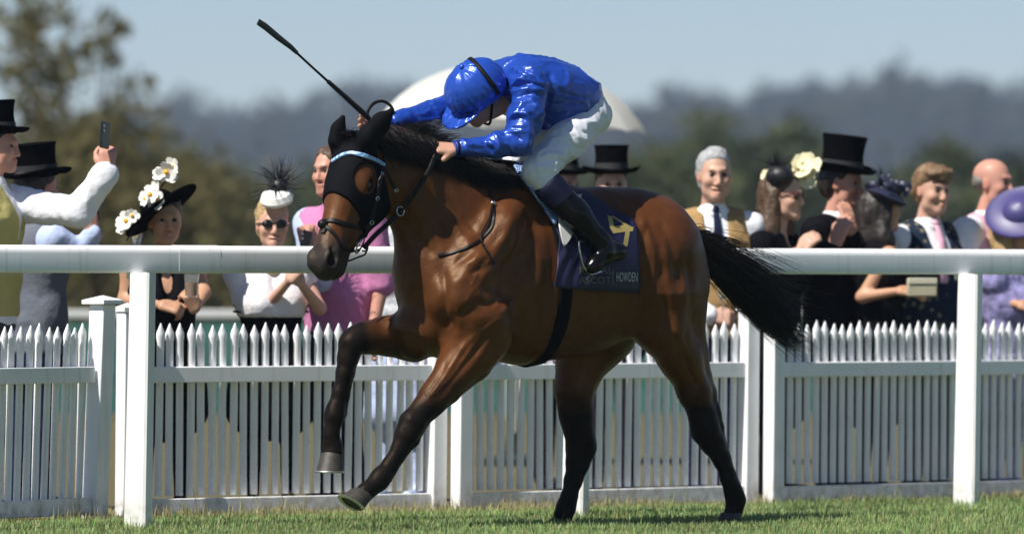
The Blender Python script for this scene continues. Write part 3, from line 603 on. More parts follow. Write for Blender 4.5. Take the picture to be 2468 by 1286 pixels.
def horse_body():
    f = SDF((-1.25, -0.46, -0.02), (1.55, 0.50, 1.98), 0.0085)
    C = lambda P, k=0.05, sy=1.0: f.chain(P, k, sy)
    # trunk
    C([hp(1155, 650, 0, 190), hp(1260, 668, 0, 196), hp(1390, 658, 0, 182), hp(1480, 640, 0, 158)], 0.10, 1.42)
    C([hp(1370, 660, 0, 168), hp(1460, 650, 0, 156)], 0.08, 1.12)                              # belly breadth
    C([hp(1145, 462, 0, 40), hp(1225, 448, 0, 38), hp(1330, 500, 0, 44), hp(1450, 528, 0, 56), hp(1520, 530, 0, 60), hp(1590, 560, 0, 55)], 0.09, 0.9)   # topline
    # croup and quarters
    C([hp(1490, 588, 0.02, 108), hp(1555, 597, 0.02, 114), hp(1610, 645, 0.02, 92)], 0.09, 0.92)
    for s, dx in ((1, 0), (-1, -66)):
        l = 0.115 * s
        f.ell(H(1572 + dx, 614, l), (0.235, 0.155, 0.215), 0.07)                                # gluteal mass
        C([hp(1585 + dx, 620, l, 104), hp(1628 + dx, 690, l, 76), hp(1632 + dx, 735, l, 72)], 0.06, 1.05)   # buttock
        f.ell(H(1570 + dx, 715, l + 0.03 * s), (0.20, 0.115, 0.20), 0.06)                      # thigh
    # near hind
    C([hp(1590, 715, 0.15, 92), hp(1598, 790, 0.165, 62), hp(1640, 862, 0.155, 50), hp(1674, 945, 0.145, 36), hp(1692, 1000, 0.14, 29)], 0.05)
    C([hp(1640, 760, 0.13, 64), hp(1674, 850, 0.14, 32), hp(1710, 945, 0.14, 15), hp(1722, 1000, 0.14, 15)], 0.035)   # hamstring and tendon
    C([hp(1692, 995, 0.14, 31), hp(1700, 1036, 0.14, 33), hp(1718, 1068, 0.14, 28), hp(1738, 1105, 0.14, 19.5), hp(1754, 1150, 0.14, 17.5), hp(1768, 1185, 0.14, 22)], 0.03)
    C([hp(1722, 985, 0.14, 13), hp(1729, 1030, 0.14, 15), hp(1745, 1090, 0.14, 10), hp(1772, 1165, 0.14, 11)], 0.02)   # point of hock, back tendons
    C([hp(1768, 1185, 0.14, 22), hp(1774, 1204, 0.14, 23), hp(1769, 1228, 0.14, 19), hp(1764, 1240, 0.14, 22)], 0.02)
    # far hind, reaching under the belly
    C([hp(1510, 700, -0.13, 92), hp(1440, 800, -0.14, 82), hp(1398, 880, -0.13, 54), hp(1382, 940, -0.12, 40), hp(1388, 1000, -0.12, 35), hp(1394, 1040, -0.12, 32)], 0.06)
    C([hp(1480, 830, -0.13, 40), hp(1420, 900, -0.12, 22), hp(1404, 990, -0.12, 16), hp(1420, 1060, -0.12, 15)], 0.035)
    C([hp(1394, 1040, -0.12, 32), hp(1400, 1078, -0.12, 35), hp(1392, 1116, -0.12, 27), hp(1381, 1158, -0.12, 21), hp(1372, 1196, -0.12, 19), hp(1364, 1222, -0.12, 22), hp(1355, 1246, -0.12, 19), hp(1352, 1256, -0.12, 22)], 0.025)
    # neck
    C([hp(1135, 560, 0, 150), hp(1062, 510, 0, 122), hp(992, 440, 0.0, 92), hp(932, 398, 0.0, 68), hp(893, 372, 0.0, 52)], 0.08, 1.75)
    C([hp(1200, 448, 0, 40), hp(1105, 418, 0, 40), hp(1010, 385, 0, 44), hp(930, 352, 0, 44)], 0.07, 1.35)       # crest
    C([hp(1010, 575, 0.0, 46), hp(1042, 640, 0.0, 74)], 0.08, 1.1)                                 # underside of the neck
    # breast
    C([hp(1052, 650, 0, 100), hp(1080, 760, 0, 100)], 0.08, 1.0)
    f.ell(H(1038, 690, -0.115), (0.165, 0.135, 0.20), 0.06)
    f.ell(H(1026, 645, -0.10), (0.13, 0.11, 0.15), 0.05)
    f.ell(H(1092, 700, 0.10), (0.15, 0.12, 0.18), 0.04)
    C([hp(1010, 800, -0.02, 66), hp(1000, 838, -0.04, 30)], 0.05)                                # pendulous breast between the forelegs
    # near shoulder and foreleg
    C([hp(1262, 470, 0.10, 44), hp(1205, 560, 0.165, 60), hp(1140, 655, 0.185, 64), hp(1110, 715, 0.185, 60)], 0.05, 1.1)
    C([hp(1110, 715, 0.185, 58), hp(1150, 765, 0.185, 66), hp(1165, 815, 0.175, 56)], 0.07)
    f.ell(H(1222, 700, 0.17), (0.155, 0.085, 0.18), 0.05)                                        # triceps
    C([hp(1160, 790, 0.175, 62), hp(1130, 850, 0.175, 50), hp(1090, 900, 0.17, 36), hp(1050, 950, 0.165, 29), hp(1018, 990, 0.16, 25)], 0.075)
    C([hp(1180, 820, 0.165, 50), hp(1150, 885, 0.165, 28), hp(1085, 950, 0.16, 19), hp(1030, 1000, 0.155, 17)], 0.025)      # flexors
    C([hp(1018, 985, 0.16, 26), hp(994, 1018, 0.16, 29), hp(980, 1046, 0.16, 26), hp(965, 1076, 0.155, 19), hp(940, 1118, 0.15, 16.5), hp(920, 1146, 0.15, 21)], 0.022)
    C([hp(1018, 1020, 0.15, 14), hp(996, 1060, 0.15, 13), hp(962, 1104, 0.15, 10), hp(934, 1150, 0.15, 12)], 0.018)
    C([hp(920, 1146, 0.15, 21), hp(912, 1160, 0.15, 22), hp(893, 1176, 0.15, 19), hp(880, 1186, 0.15, 23)], 0.02)
    # far foreleg, folded
    C([hp(1030, 790, -0.10, 70), hp(985, 806, -0.13, 52), hp(925, 808, -0.15, 42), hp(880, 812, -0.15, 34), hp(852, 818, -0.15, 28)], 0.04)
    C([hp(1000, 838, -0.12, 34), hp(940, 828, -0.15, 22), hp(880, 832, -0.15, 16)], 0.03)
    C([hp(856, 815, -0.15, 28), hp(846, 830, -0.15, 28), hp(838, 862, -0.15, 24), hp(830, 900, -0.15, 18.5), hp(817, 950, -0.15, 16), hp(809, 982, -0.15, 20)], 0.022)
    C([hp(856, 850, -0.15, 12), hp(845, 900, -0.15, 10), hp(832, 955, -0.15, 10), hp(824, 995, -0.15, 13)], 0.018)
    C([hp(809, 982, -0.15, 20), hp(806, 1000, -0.15, 23), hp(798, 1046, -0.15, 17.5), hp(802, 1074, -0.15, 22), hp(802, 1088, -0.15, 28)], 0.02)
    # head
    head_prims(f, 0.0, ears=True)
    for s in (-1, 1):
        f.ell((0.192, 0.108 * s, -0.060), (0.030, 0.020, 0.020), 0.010, HEADF, 'sub'); f.cone((0.160, 0.100 * s, -0.046), (0.215, 0.104 * s, -0.036), 0.008, 0.007, 0.012, 1.0, HEADF)          # eye opening
        f.ell((0.572, 0.072 * s, -0.022), (0.034, 0.040, 0.022), 0.010, HEADF, 'sub'); f.ell((0.535, 0.066 * s, -0.010), (0.024, 0.022, 0.010), 0.012, HEADF, 'sub')          # nostril
    f.cone((0.50, -0.09, -0.117), (0.50, 0.09, -0.117), 0.004, 0.004, 0.012, 1.0, HEADF, 'sub')
    f.cone((0.50, 0.05, -0.112), (0.62, 0.03, -0.105), 0.005, 0.005, 0.012, 1.0, HEADF, 'sub')  # mouth line
    f.cone((0.50, -0.05, -0.112), (0.62, -0.03, -0.105), 0.005, 0.005, 0.012, 1.0, HEADF, 'sub')
    V, Q = f.mesh(); N = vnormals(V, Q)
    W = H2W(V); px = proj(W); NW = N[:, 0:1] * FW + N[:, 1:2] * LF + N[:, 2:3] * np.array([0, 0, 1.0])
    face = np.clip((-NW[:, 1]) * 1.6, 0, 1) * (V[:, 1] > -0.02)                                 # near side only
    disp = np.zeros(len(V))
    def stroke(poly, wd, am):
        nonlocal disp
        d, t = seg_dist(px, poly); disp += am * np.exp(-(d / wd) ** 2) * face * np.clip(np.minimum(t, 1 - t) * 6 + 0.15, 0, 1)
    for poly, wd, am in HORSE_STROKES: stroke(smooth_poly(poly, 5), wd, am)
    disp += 0.0028 * vnoise(V, 9) + 0.0014 * vnoise(V, 24)
    V = V + N * disp[:, None]
    return V, Q
HORSE_STROKES = [
    # grooves (negative) and swellings (positive) of the near side, traced along the muscles
    ([(1067, 640), (1070, 700), (1072, 760), (1090, 790)], 10, -0.016),
    ([(1090, 770), (1150, 740), (1215, 720), (1255, 690)], 12, -0.006),
    ([(1255, 690), (1275, 630), (1290, 560), (1262, 500)], 12, -0.012),
    ([(1292, 540), (1285, 600), (1272, 650), (1240, 720), (1190, 780)], 13, 0.011),
    ([(1100, 560), (1150, 610), (1120, 660), (1085, 690)], 16, 0.010),
    ([(1210, 470), (1180, 540), (1140, 600), (1085, 640)], 13, -0.012),
    ([(1240, 500), (1215, 570), (1180, 640), (1150, 690)], 12, 0.009),
    ([(1265, 520), (1240, 600), (1200, 670)], 9, -0.008),
    ([(1085, 850), (1120, 800), (1160, 770), (1210, 750)], 16, 0.005),
    ([(1180, 800), (1130, 870), (1090, 920), (1045, 975)], 7, -0.010),
    ([(1150, 800), (1105, 850), (1075, 900)], 8, 0.006),
    ([(1330, 560), (1335, 640), (1310, 720), (1275, 800)], 16, -0.010),
    ([(1175, 870), (1230, 800), (1262, 730)], 11, -0.010),
    ([(1000, 430), (1050, 500), (1090, 560)], 14, -0.010),
    ([(960, 430), (1010, 520), (1060, 590)], 16, 0.008),
    ([(960, 520), (1000, 570), (1050, 620)], 12, -0.009),
    ([(1540, 520), (1560, 560), (1575, 620), (1572, 700)], 10, 0.010),
    ([(1585, 520), (1610, 580), (1630, 650), (1640, 740)], 12, -0.008),
    ([(1650, 600), (1665, 680), (1665, 760), (1650, 840)], 9, -0.010),
    ([(1600, 700), (1615, 780), (1650, 860), (1690, 950)], 10, -0.009),
    ([(1545, 640), (1540, 700), (1545, 770)], 12, -0.012),
    ([(1420, 720), (1480, 740), (1530, 720)], 20, -0.006),
    ([(1110, 640), (1150, 625), (1190, 600), (1225, 560)], 9, 0.007), ([(1125, 660), (1170, 645), (1205, 620)], 7, -0.006), ([(1220, 640), (1235, 600), (1250, 560)], 7, 0.006),
    ([(1300, 600), (1300, 660), (1285, 720), (1262, 780)], 9, 0.006), ([(1205, 790), (1240, 765), (1268, 720)], 8, 0.007), ([(1320, 640), (1316, 700), (1298, 760)], 7, -0.005),
    ([(1120, 830), (1098, 868), (1066, 915), (1030, 965)], 5, 0.005), ([(1145, 850), (1110, 900), (1070, 945), (1040, 980)], 4, 0.004), ([(1075, 870), (1060, 905), (1030, 950)], 4, -0.004),
    ([(1100, 740), (1110, 775), (1105, 815)], 8, 0.006), ([(1140, 720), (1175, 735), (1200, 720)], 6, -0.005), ([(1560, 540), (1548, 590), (1548, 640)], 8, -0.006), ([(1600, 560), (1608, 620), (1610, 690)], 9, 0.006),
    ([(1620, 780), (1650, 840), (1680, 920)], 6, 0.005), ([(1690, 1000), (1700, 1030), (1715, 1060)], 5, 0.004), ([(985, 1005), (998, 1025), (1008, 1045)], 5, 0.004), ([(970, 1030), (985, 1052)], 4, -0.004),
    ([(1035, 480), (1080, 530), (1120, 575)], 8, 0.006), ([(1060, 470), (1110, 520), (1150, 560)], 7, -0.005), ([(985, 470), (1025, 540), (1060, 600)], 6, -0.005),
    ([(1210, 690), (1195, 712), (1200, 735), (1186, 752)], 3.0, 0.0035), ([(1222, 800), (1206, 822), (1188, 832)], 3.0, 0.0035), ([(1150, 690), (1135, 705), (1122, 730)], 3.0, 0.0035), ([(1255, 640), (1248, 668), (1236, 690)], 3.0, 0.003),
    ([(1130, 660), (1138, 680), (1150, 690), (1160, 720)], 3.2, 0.004),
    ([(1135, 690), (1143, 676), (1148, 660)], 3.0, 0.004),
    ([(1160, 800), (1190, 775), (1215, 765)], 3.2, 0.004),
    ([(1190, 760), (1220, 740), (1228, 720)], 3.0, 0.003),
    ([(1185, 620), (1160, 650), (1140, 670)], 3.2, 0.003),
    ([(1105, 880), (1128, 850), (1138, 832)], 3.0, 0.0035),
    ([(1085, 640), (1098, 620), (1110, 600)], 4.0, 0.003),
]
def horse_colors(V):
    px = proj(H2W(V)); n = len(V)
    bay = np.array([0.080, 0.0262, 0.0070]); dark = np.array([0.030, 0.011, 0.004]); black = np.array([0.008, 0.0065, 0.006]); muz = np.array([0.030, 0.025, 0.0235])
    nz = vnoise(V, 5)[:, None]
    C = np.tile(bay, (n, 1)) * (1 + 0.16 * nz)
    def mix(m, c): nonlocal C; m = np.clip(m, 0, 1)[:, None]; C = C * (1 - m) + c * m
    z = V[:, 2]
    top = np.clip((z - 1.50) / 0.15, 0, 1) * np.clip((V[:, 0] + 0.5) / 0.3, 0, 1); mix(top * 0.5, dark)            # darker along the back
    dc, _t = seg_dist(px, [(880, 330), (950, 345), (1010, 362), (1075, 390), (1140, 414), (1235, 424)]); mix(np.clip((44 + 10 * vnoise(V, 18) - dc) / 22, 0, 1) * (V[:, 0] > -0.1) * (z > 1.3), black)
    # black points on the legs: forelegs to above the knee, hind legs to the hock
    fore = V[:, 0] > 0.25; jag = 0.035 * vnoise(V, 14) + 0.015 * vnoise(V, 40)
    kn = np.where(V[:, 1] > 0, 0.70, 0.86)
    leg = np.where(fore, np.clip((kn + jag - z) / 0.16, 0, 1), np.clip((0.66 + jag - z) / 0.16, 0, 1))
    leg[(fore) & (z > 0.9)] = 0
    leg = np.maximum(leg, np.where((V[:, 1] < -0.05) & (z < 1.02) & fore, np.clip((925 - px[:, 0]) / 50 + jag * 6, 0, 1), 0))
    mix(leg, black)
    P = (V - HEADF[1]) @ HEADF[0]; hm = (P[:, 0] > -0.02) & (P[:, 0] < 0.7) & (np.abs(P[:, 1]) < 0.16) & (P[:, 2] < 0.12) & (P[:, 2] > -0.32)
    mix(np.where(hm, np.clip((P[:, 0] - 0.435 + 0.02 * vnoise(V, 20)) / 0.09, 0, 1), 0), muz)
    nos = np.exp(-(((P[:, 0] - 0.572) / 0.036) ** 2 + ((np.abs(P[:, 1]) - 0.050) / 0.024) ** 2 + ((P[:, 2] + 0.022) / 0.024) ** 2) * 0.8); mix(np.where(hm, nos * 1.4 - 0.3, 0), np.array([0.008, 0.006, 0.006]))
    eye = np.exp(-(((P[:, 0] - 0.19) / 0.042) ** 2 + ((np.abs(P[:, 1]) - 0.10) / 0.05) ** 2 + ((P[:, 2] + 0.062) / 0.030) ** 2)); mix(np.where(hm, eye * 0.8, 0), dark * 0.5)
    return np.clip(C, 0.003, 1)
M_coat = mat('horse_coat', (0.2, 0.08, 0.03), 0.44, attr='tint', noise=(26, 0.18), bump=[(380, 0.35, 0.002), (90, 0.30, 0.005), (24, 0.22, 0.010)], spec=0.75, sheen=0.0)
_n, _l, _b = nodes_of(M_coat); _b.inputs['Specular Tint'].default_value = (1.0, 0.74, 0.52, 1)
_vc = [q for q in _n if q.type == 'VERTEX_COLOR'][0]; _mr = _n.new('ShaderNodeMapRange'); _mr.inputs[1].default_value = 0.009; _mr.inputs[2].default_value = 0.07; _mr.inputs[3].default_value = 0.08; _mr.inputs[4].default_value = 0.36
_sx = _n.new('ShaderNodeSeparateColor'); _l.new(_vc.outputs[0], _sx.inputs[0]); _l.new(_sx.outputs[0], _mr.inputs[0]); _l.new(_mr.outputs[0], _b.inputs['Specular IOR Level'])
M_hoof = mat('hoof_horn', (0.036, 0.032, 0.026), 0.6, noise=(40, 0.35), bump=(120, 0.3, 0.002))
M_shoe = mat('aluminium_shoe', (0.75, 0.75, 0.72), 0.35, 1.0)
M_hair = mat('black_hair', (0.006, 0.005, 0.0045), 0.42, spec=0.22)
M_eye = mat('horse_eye', (0.006, 0.004, 0.003), 0.06, spec=0.7)
horse = empty('racehorse', mat=HMAT)
tag(horse, 'bay racehorse galloping with black hood and long black tail', 'horse')
HV, HQ = horse_body()
_me = mesh('horse_body', HV, HQ); set_col(_me, horse_colors(HV))
link('body', _me, M_coat, horse)
HBVH = BVHTree.FromPolygons([Vector(v) for v in HV], [tuple(int(i) for i in q) for q in HQ])
CAML = np.array([(np.array([0, 0, HC]) - HO) @ FW, (np.array([0, 0, HC]) - HO) @ LF, HC])      # the camera in the horse's frame
def hit(px, py, bvh=None, off=0.0):                   # where the sight line of a photo point meets the animal (horse frame)
    d = Vector(H(px, py, 0.0) - CAML).normalized(); p, n, i, dist = (bvh or HBVH).ray_cast(Vector(CAML), d)
    if p is None: q, n_, i, dist = (bvh or HBVH).find_nearest(Vector(H(px, py, 0.08))); return np.array(q) + np.array(n_) * off, np.array(n_)
    if n.dot(d) > 0: n = -n
    return np.array(p) + np.array(n) * off, np.array(n)
def near(p, bvh=None, off=0.0):
    q, n, i, d = (bvh or HBVH).find_nearest(Vector(p)); return np.array(q) + np.array(n) * off, np.array(n)
# eyes
for s in (-1, 1):
    MB().ball(hd(0.192, 0.085 * s, -0.060), 0.0255, 16).build('eye', M_eye, horse, sharp=0)
# hooves
def hoof(P0, P1, fwd, name='hoof', toe=0.062, heel=0.034):
    """P0 coronet centre, P1 ground centre, fwd toe direction"""
    P0 = np.asarray(P0); P1 = np.asarray(P1); ax = P1 - P0; L = np.linalg.norm(ax); ax = ax / L
    f = np.asarray(fwd, float); f = f - ax * (f @ ax); f /= np.linalg.norm(f); sd = np.cross(ax, f)
    V = []; n = 24; rings = [(-0.06, 0.80, 0), (0, 0.86, 0), (0.15, 0.92, 0.004), (0.75, 1.07, 0.016), (0.97, 1.12, 0.022)]
    for (t, sc, sh) in rings:
        for k in range(n):
            a = 2 * math.pi * k / n; c, s_ = math.cos(a), math.sin(a)
            rr = (0.060 if c > 0 else 0.046); V.append(P0 + ax * L * t + f * (c * rr * sc + sh) + sd * s_ * 0.054 * sc)
    m = len(rings); Fc = []
    for i in range(m - 1):
        for k in range(n): Fc.append((i * n + k, i * n + (k + 1) % n, (i + 1) * n + (k + 1) % n, (i + 1) * n + k))
    V.append(P0 + ax * L * 0.86 + f * 0.018); cidx = len(V) - 1                                   # hollow sole
    for k in range(n): Fc.append(((m - 1) * n + k, (m - 1) * n + (k + 1) % n, cidx))
    Fc.append(tuple(range(n - 1, -1, -1)))
    me = mesh(name, V, Fc); me.set_sharp_from_angle(angle=R_(50)); o = link(name, me, M_hoof, horse)
    S = MB(); pts = []
    for k in range(-9, 10):
        a = math.pi * k / 11.5; c, s_ = math.cos(a), math.sin(a); rr = (0.060 if c > 0 else 0.046)
        pts.append(P0 + ax * L * 1.0 + f * (c * rr * 1.08 + 0.022) + sd * s_ * 0.054 * 1.08)
    S.tube(pts, [(0.010, 0.005)] * len(pts), 8, True, flat=-ax); S.build('shoe', M_shoe, o)
hoof(H(876, 1190, 0.15), H(858, 1221, 0.15), (0.95, -0.15, 0.10))
hoof(H(802, 1090, -0.15), H(801, 1136, -0.15), (0.75, 0.35, -0.2))
hoof(H(1764, 1236, 0.14), H(1763, 1262, 0.14), (1, 0, 0.0))
hoof(H(1356, 1250, -0.12), H(1354, 1272, -0.12), (1, 0, 0.0))
# ---------------------------------------------------------------- hood, hair and harness
M_hood = mat('black_stretch_hood', (0.0045, 0.0045, 0.006), 0.75, spec=0.06, noise=(60, 0.25), bump=(700, 0.25, 0.001))
M_leather = mat('black_leather', (0.007, 0.006, 0.006), 0.45, spec=0.2, bump=(150, 0.2, 0.001))
M_metal = mat('steel', (0.62, 0.62, 0.62), 0.22, 1.0)
f = SDF(hd(0.15, 0, 0) - np.array([0.50, 0.40, 0.50]), hd(0.15, 0, 0) + np.array([0.40, 0.40, 0.50]), 0.0065)
head_prims(f, 0.009, True)
f.half((0.296, 0, 0.0), (1, 0, 0.42), 0.006, HEADF)
for s in (-1, 1): f.ell((0.172, 0.116 * s, -0.036), (0.070, 0.078, 0.066), 0.008, HEADF, 'sub')
HDV, HDQ = f.mesh(); HDV += vnormals(HDV, HDQ) * (0.0016 * vnoise(HDV, 30))[:, None]
hood = link('horse_hood', mesh('horse_hood', HDV, HDQ), M_hood)
hood.matrix_world = HMAT
tag(hood, "black stretch hood with eye holes covering the racehorse's forehead and ears", 'horse hood')
TBVH = BVHTree.FromPolygons([Vector(v) for v in HV] + [Vector(v) for v in HDV], [tuple(int(i) for i in q) for q in HQ] + [tuple(int(i) + len(HV) for i in q) for q in HDQ])

def strap_on(px_pts, wd, th, name, m, parent, off=0.004, n=6, extra=None):
    P, N = [], []
    for (x, y) in smooth_poly(px_pts, n):
        p, nn = hit(x, y, TBVH, off)
        if p is not None: P.append(p); N.append(nn)
    if extra:
        for e in extra: q, nn = near(e, TBVH, off); P.append(q); N.append(nn)
    V, Fc = strap_mesh(P, N, wd, th); me = mesh(name, V, Fc); me.set_sharp_from_angle(angle=R_(40)); o = link(name, me, m, parent); return o
bridle = empty('racing_bridle', mat=HMAT)
tag(bridle, 'black leather bridle with pale blue browband and reins on the horse', 'bridle')
M_brow = mat('braided_browband', (0.13, 0.34, 0.72), 0.5)
_n, _l, _b = nodes_of(M_brow)
wv = _n.new('ShaderNodeTexWave'); wv.inputs['Scale'].default_value = 38; wv.bands_direction = 'DIAGONAL'; tc = _n.new('ShaderNodeTexCoord'); rp = _n.new('ShaderNodeValToRGB')
rp.color_ramp.elements[0].color = (0.06, 0.20, 0.55, 1); rp.color_ramp.elements[1].color = (0.45, 0.66, 0.88, 1)
_l.new(tc.outputs['Object'], wv.inputs[0]); _l.new(wv.outputs[0], rp.inputs[0]); _l.new(rp.outputs[0], _b.inputs['Base Color'])
strap_on([(803, 389), (828, 374), (856, 370), (892, 380), (925, 398)], 0.019, 0.006, 'browband', M_brow, bridle)
strap_on([(928, 372), (922, 400), (914, 440), (905, 485), (894, 528), (882, 562), (872, 584)], 0.020, 0.005, 'cheekpiece', M_leather, bridle)
strap_on([(924, 398), (938, 428), (952, 455)], 0.012, 0.004, 'throat_lash', M_leather, bridle)
strap_on([(764, 548), (776, 536), (800, 531), (835, 541), (870, 549), (893, 545)], 0.022, 0.005, 'noseband', M_leather, bridle)
strap_on([(772, 534), (790, 548), (808, 568), (822, 592), (836, 604), (858, 604)], 0.017, 0.005, 'flash_strap', M_leather, bridle)
p, n = hit(781, 541, TBVH, 0.006)
MB().ball(p, (0.026, 0.024, 0.022), 14).build('nose_pad', M_leather, bridle)
for (x, y, r) in ((917, 420, 0.007), (906, 478, 0.008), (893, 535, 0.008), (954, 458, 0.006)):
    p, n = hit(x, y, TBVH, 0.010); a = np.cross(n, [0.3, 0.1, 1]); a /= np.linalg.norm(a); b = np.cross(n, a)
    MB().tube([p + a * r * 1.4 * math.cos(t) + b * r * math.sin(t) for t in np.linspace(0, 6.3, 15)], 0.0022, 6, False).build('buckle', M_metal, bridle)
bitp, bitn = hit(868, 592, TBVH, 0.014)
a = np.cross(bitn, [0, 0, 1.0]); a /= np.linalg.norm(a); b = np.cross(bitn, a)
MB().tube([bitp + a * 0.030 * math.cos(t) + b * 0.036 * math.sin(t) for t in np.linspace(0, 6.2832, 25)], 0.0042, 8, False).build('bit_ring', M_metal, bridle)
MB().tube([bitp - bitn * 0.05, bitp], 0.006, 8).build('bit_bar', M_metal, bridle)
rl = bitp[1]
rein_px = [(876, 598, rl), (905, 566, rl + 0.015), (939, 535, rl + 0.02), (965, 508, rl + 0.02), (1009, 450, 0.135), (1034, 410, 0.125), (1050, 372, 0.11)]
P = smooth_poly([H(*q) for q in rein_px], 8); V, Fc = strap_mesh(P, [np.array([0.3, 0.9, 0.2])] * len(P), 0.022, 0.005)
link('rein', mesh('rein', V, Fc), M_leather, bridle)
P = [q * np.array([1, -1, 1]) + np.array([0.03, -0.02, 0]) for q in P]; V, Fc = strap_mesh(P, [np.array([0.3, -0.9, 0.2])] * len(P), 0.022, 0.005)
link('rein', mesh('rein', V, Fc), M_leather, bridle)
for pts in ([(872, 604, rl), (884, 604, rl + .012), (886, 592, rl + .012), (880, 612, rl + .01), (862, 620, rl), (842, 628, rl - .02), (832, 630, rl - .03)], [(868, 600, rl + .004), (850, 606, rl), (836, 604, rl - .012)]):
    MB().tube(smooth_poly([H(*q) for q in pts], 6), 0.0045, 6).build('chin_strap', M_leather, bridle)
q = H(964, 509, rl + 0.022)
MB().tube([q + np.array([0.020 * math.cos(t), 0.004, 0.020 * math.sin(t)]) for t in np.linspace(0, 6.2832, 21)], 0.003, 6, False).build('martingale_ring', M_metal, bridle)
# breastplate
bp_ = empty('breastplate', mat=HMAT); tag(bp_, "thin black breastplate strap looped over the horse's near shoulder", 'harness strap')
strap_on([(1172, 448), (1184, 480), (1190, 520), (1184, 552), (1150, 583), (1100, 607), (1056, 615)], 0.014, 0.005, 'shoulder_strap', M_leather, bp_)
strap_on([(1186, 495), (1178, 530), (1160, 566), (1164, 595), (1176, 618), (1186, 636)], 0.010, 0.006, 'loose_end', M_leather, bp_, off=0.010)
p, n = hit(1187, 494, TBVH, 0.014); MB().ball(p, (0.012, 0.006, 0.010), 8).build('buckle', M_metal, bp_)

# mane and tail
def hairs(n, root, mid, tip, seg=9):
    L = []
    for i in range(n):
        u = RNG.random(); A = root(u); B = mid(u, A); C_ = tip(u, B); t = np.linspace(0, 1, seg)[:, None]
        P = (1 - t) ** 2 * A + 2 * t * (1 - t) * B + t * t * C_
        wob = RNG.normal(0, 0.006, 3); ph = RNG.random() * 6
        P = P + np.sin(t * 5 + ph) * wob * t
        L.append(P)
    return L
crest = smooth_poly([H(868, 322, 0), H(905, 326, 0), H(950, 338, 0), H(1010, 356, 0), H(1075, 384, 0), H(1140, 408, 0), H(1225, 412, 0)], 10)
def croot(u):
    i = u * (len(crest) - 1); k = min(int(i), len(crest) - 2); p = crest[k] + (crest[k + 1] - crest[k]) * (i - k)
    return p + np.array([RNG.normal(0, 0.01), RNG.normal(0, 0.016), RNG.normal(-0.012, 0.01)])
def cmid(u, A): lift = 0.075 * math.exp(-((u - 0.40) / 0.18) ** 2) + 0.015; return A + np.array([-0.07 + RNG.normal(0, 0.02), RNG.normal(-0.01, 0.028), lift * RNG.uniform(0.5, 1.15)])
def ctip(u, B): return B + np.array([-0.10 + RNG.normal(0, 0.035), RNG.normal(-0.015, 0.03), RNG.normal(-0.015, 0.022)])
L = hairs(2600, croot, cmid, ctip)
def fall_near(u, A): return A + np.array([-0.03, 0.045 + RNG.normal(0, 0.012), -0.02])
L += hairs(3600, lambda u: croot(0.12 + 0.86 * u), fall_near, lambda u, B: B + np.array([-0.08 + RNG.normal(0, 0.03), 0.028 + RNG.normal(0, 0.014), -0.05 + RNG.normal(0, 0.02)]))
L += hairs(160, lambda u: hd(0.0, RNG.uniform(-0.035, 0.035), 0.035), lambda u, A: A + np.array([0.02, RNG.normal(0, 0.02), 0.02]), lambda u, B: B + np.array([RNG.uniform(-.01, 0.05), RNG.normal(0, 0.03), RNG.uniform(-.03, .02)]), 6)
NL = len(L)
L2 = hairs(4200, lambda u: croot(0.05 + 0.95 * u), lambda u, A: A + np.array([-0.045 + RNG.normal(0, .012), 0.06 + RNG.normal(0, 0.02), -0.03]), lambda u, B: B + np.array([-0.07 + RNG.normal(0, 0.03), 0.03, -0.055 + RNG.normal(0, 0.022)]))
for P in L2:
    lift = RNG.uniform(0.002, 0.014)
    for i in range(1, len(P)):
        q, nn = near(P[i]); d_ = (P[i] - q) @ nn
        if d_ < lift or i > 4: P[i] = q + nn * (lift + 0.004 * (i / len(P)))
    L.append(P)
V, Q = strands_mesh(L, 0.0017); link('mane', mesh('mane', V, Q), M_hair, horse)
T0 = H(1650, 572, 0.0)
L = []
core = smooth_poly([H(1646, 566, 0), H(1690, 606, 0), H(1742, 652, 0), H(1806, 706, 0), H(1872, 762, 0.0), H(1930, 806, 0.0)], 8)
core = np.array(core)
for i in range(5200):
    a = RNG.uniform(0, 2 * math.pi); rr = math.sqrt(RNG.random()); ln = RNG.uniform(0.62, 1.0) if RNG.random() < 0.75 else RNG.uniform(0.3, 0.75)
    m = max(6, int(len(core) * ln)); t = np.arange(m) / (len(core) - 1)
    spread = 0.026 + 0.140 * np.clip(t, 0, 1) ** 0.75 * (1 - 0.35 * np.clip((t - 0.7) / 0.3, 0, 1))
    off = np.stack([np.zeros(m), rr * math.cos(a) * spread * 0.8, rr * math.sin(a) * spread], 1)
    off[:, 0] += rr * math.sin(a) * spread * 0.45
    fr_ = RNG.normal(0, 0.011, 3) * t[:, None] * 1.6 + np.sin(t * RNG.uniform(5, 11) + RNG.random() * 6)[:, None] * RNG.normal(0, 0.008, 3)
    if RNG.random() < 0.20:
        fr_ = fr_ + np.outer(t ** 1.3, np.array([RNG.normal(0.0, 0.05), RNG.normal(0, 0.05), RNG.uniform(0.02, 0.24)])) + np.outer(np.sin(t * 4), RNG.normal(0, 0.02, 3))
    elif RNG.random() < 0.05: fr_ = fr_ + np.outer(t ** 2, np.array([0.04, RNG.normal(0, 0.05), -RNG.uniform(0.02, 0.09)]))
    L.append((core[:m] + off + fr_)[::2] if m > 16 else core[:m] + off + fr_)
V, Q = strands_mesh(L, 0.0017, 0.3); link('tail', mesh('tail', V, Q), M_hair, horse)
MB().tube([core[i] for i in range(0, 15)], list(np.linspace(0.034, 0.008, 15)), 10).build('dock', M_hair, horse)

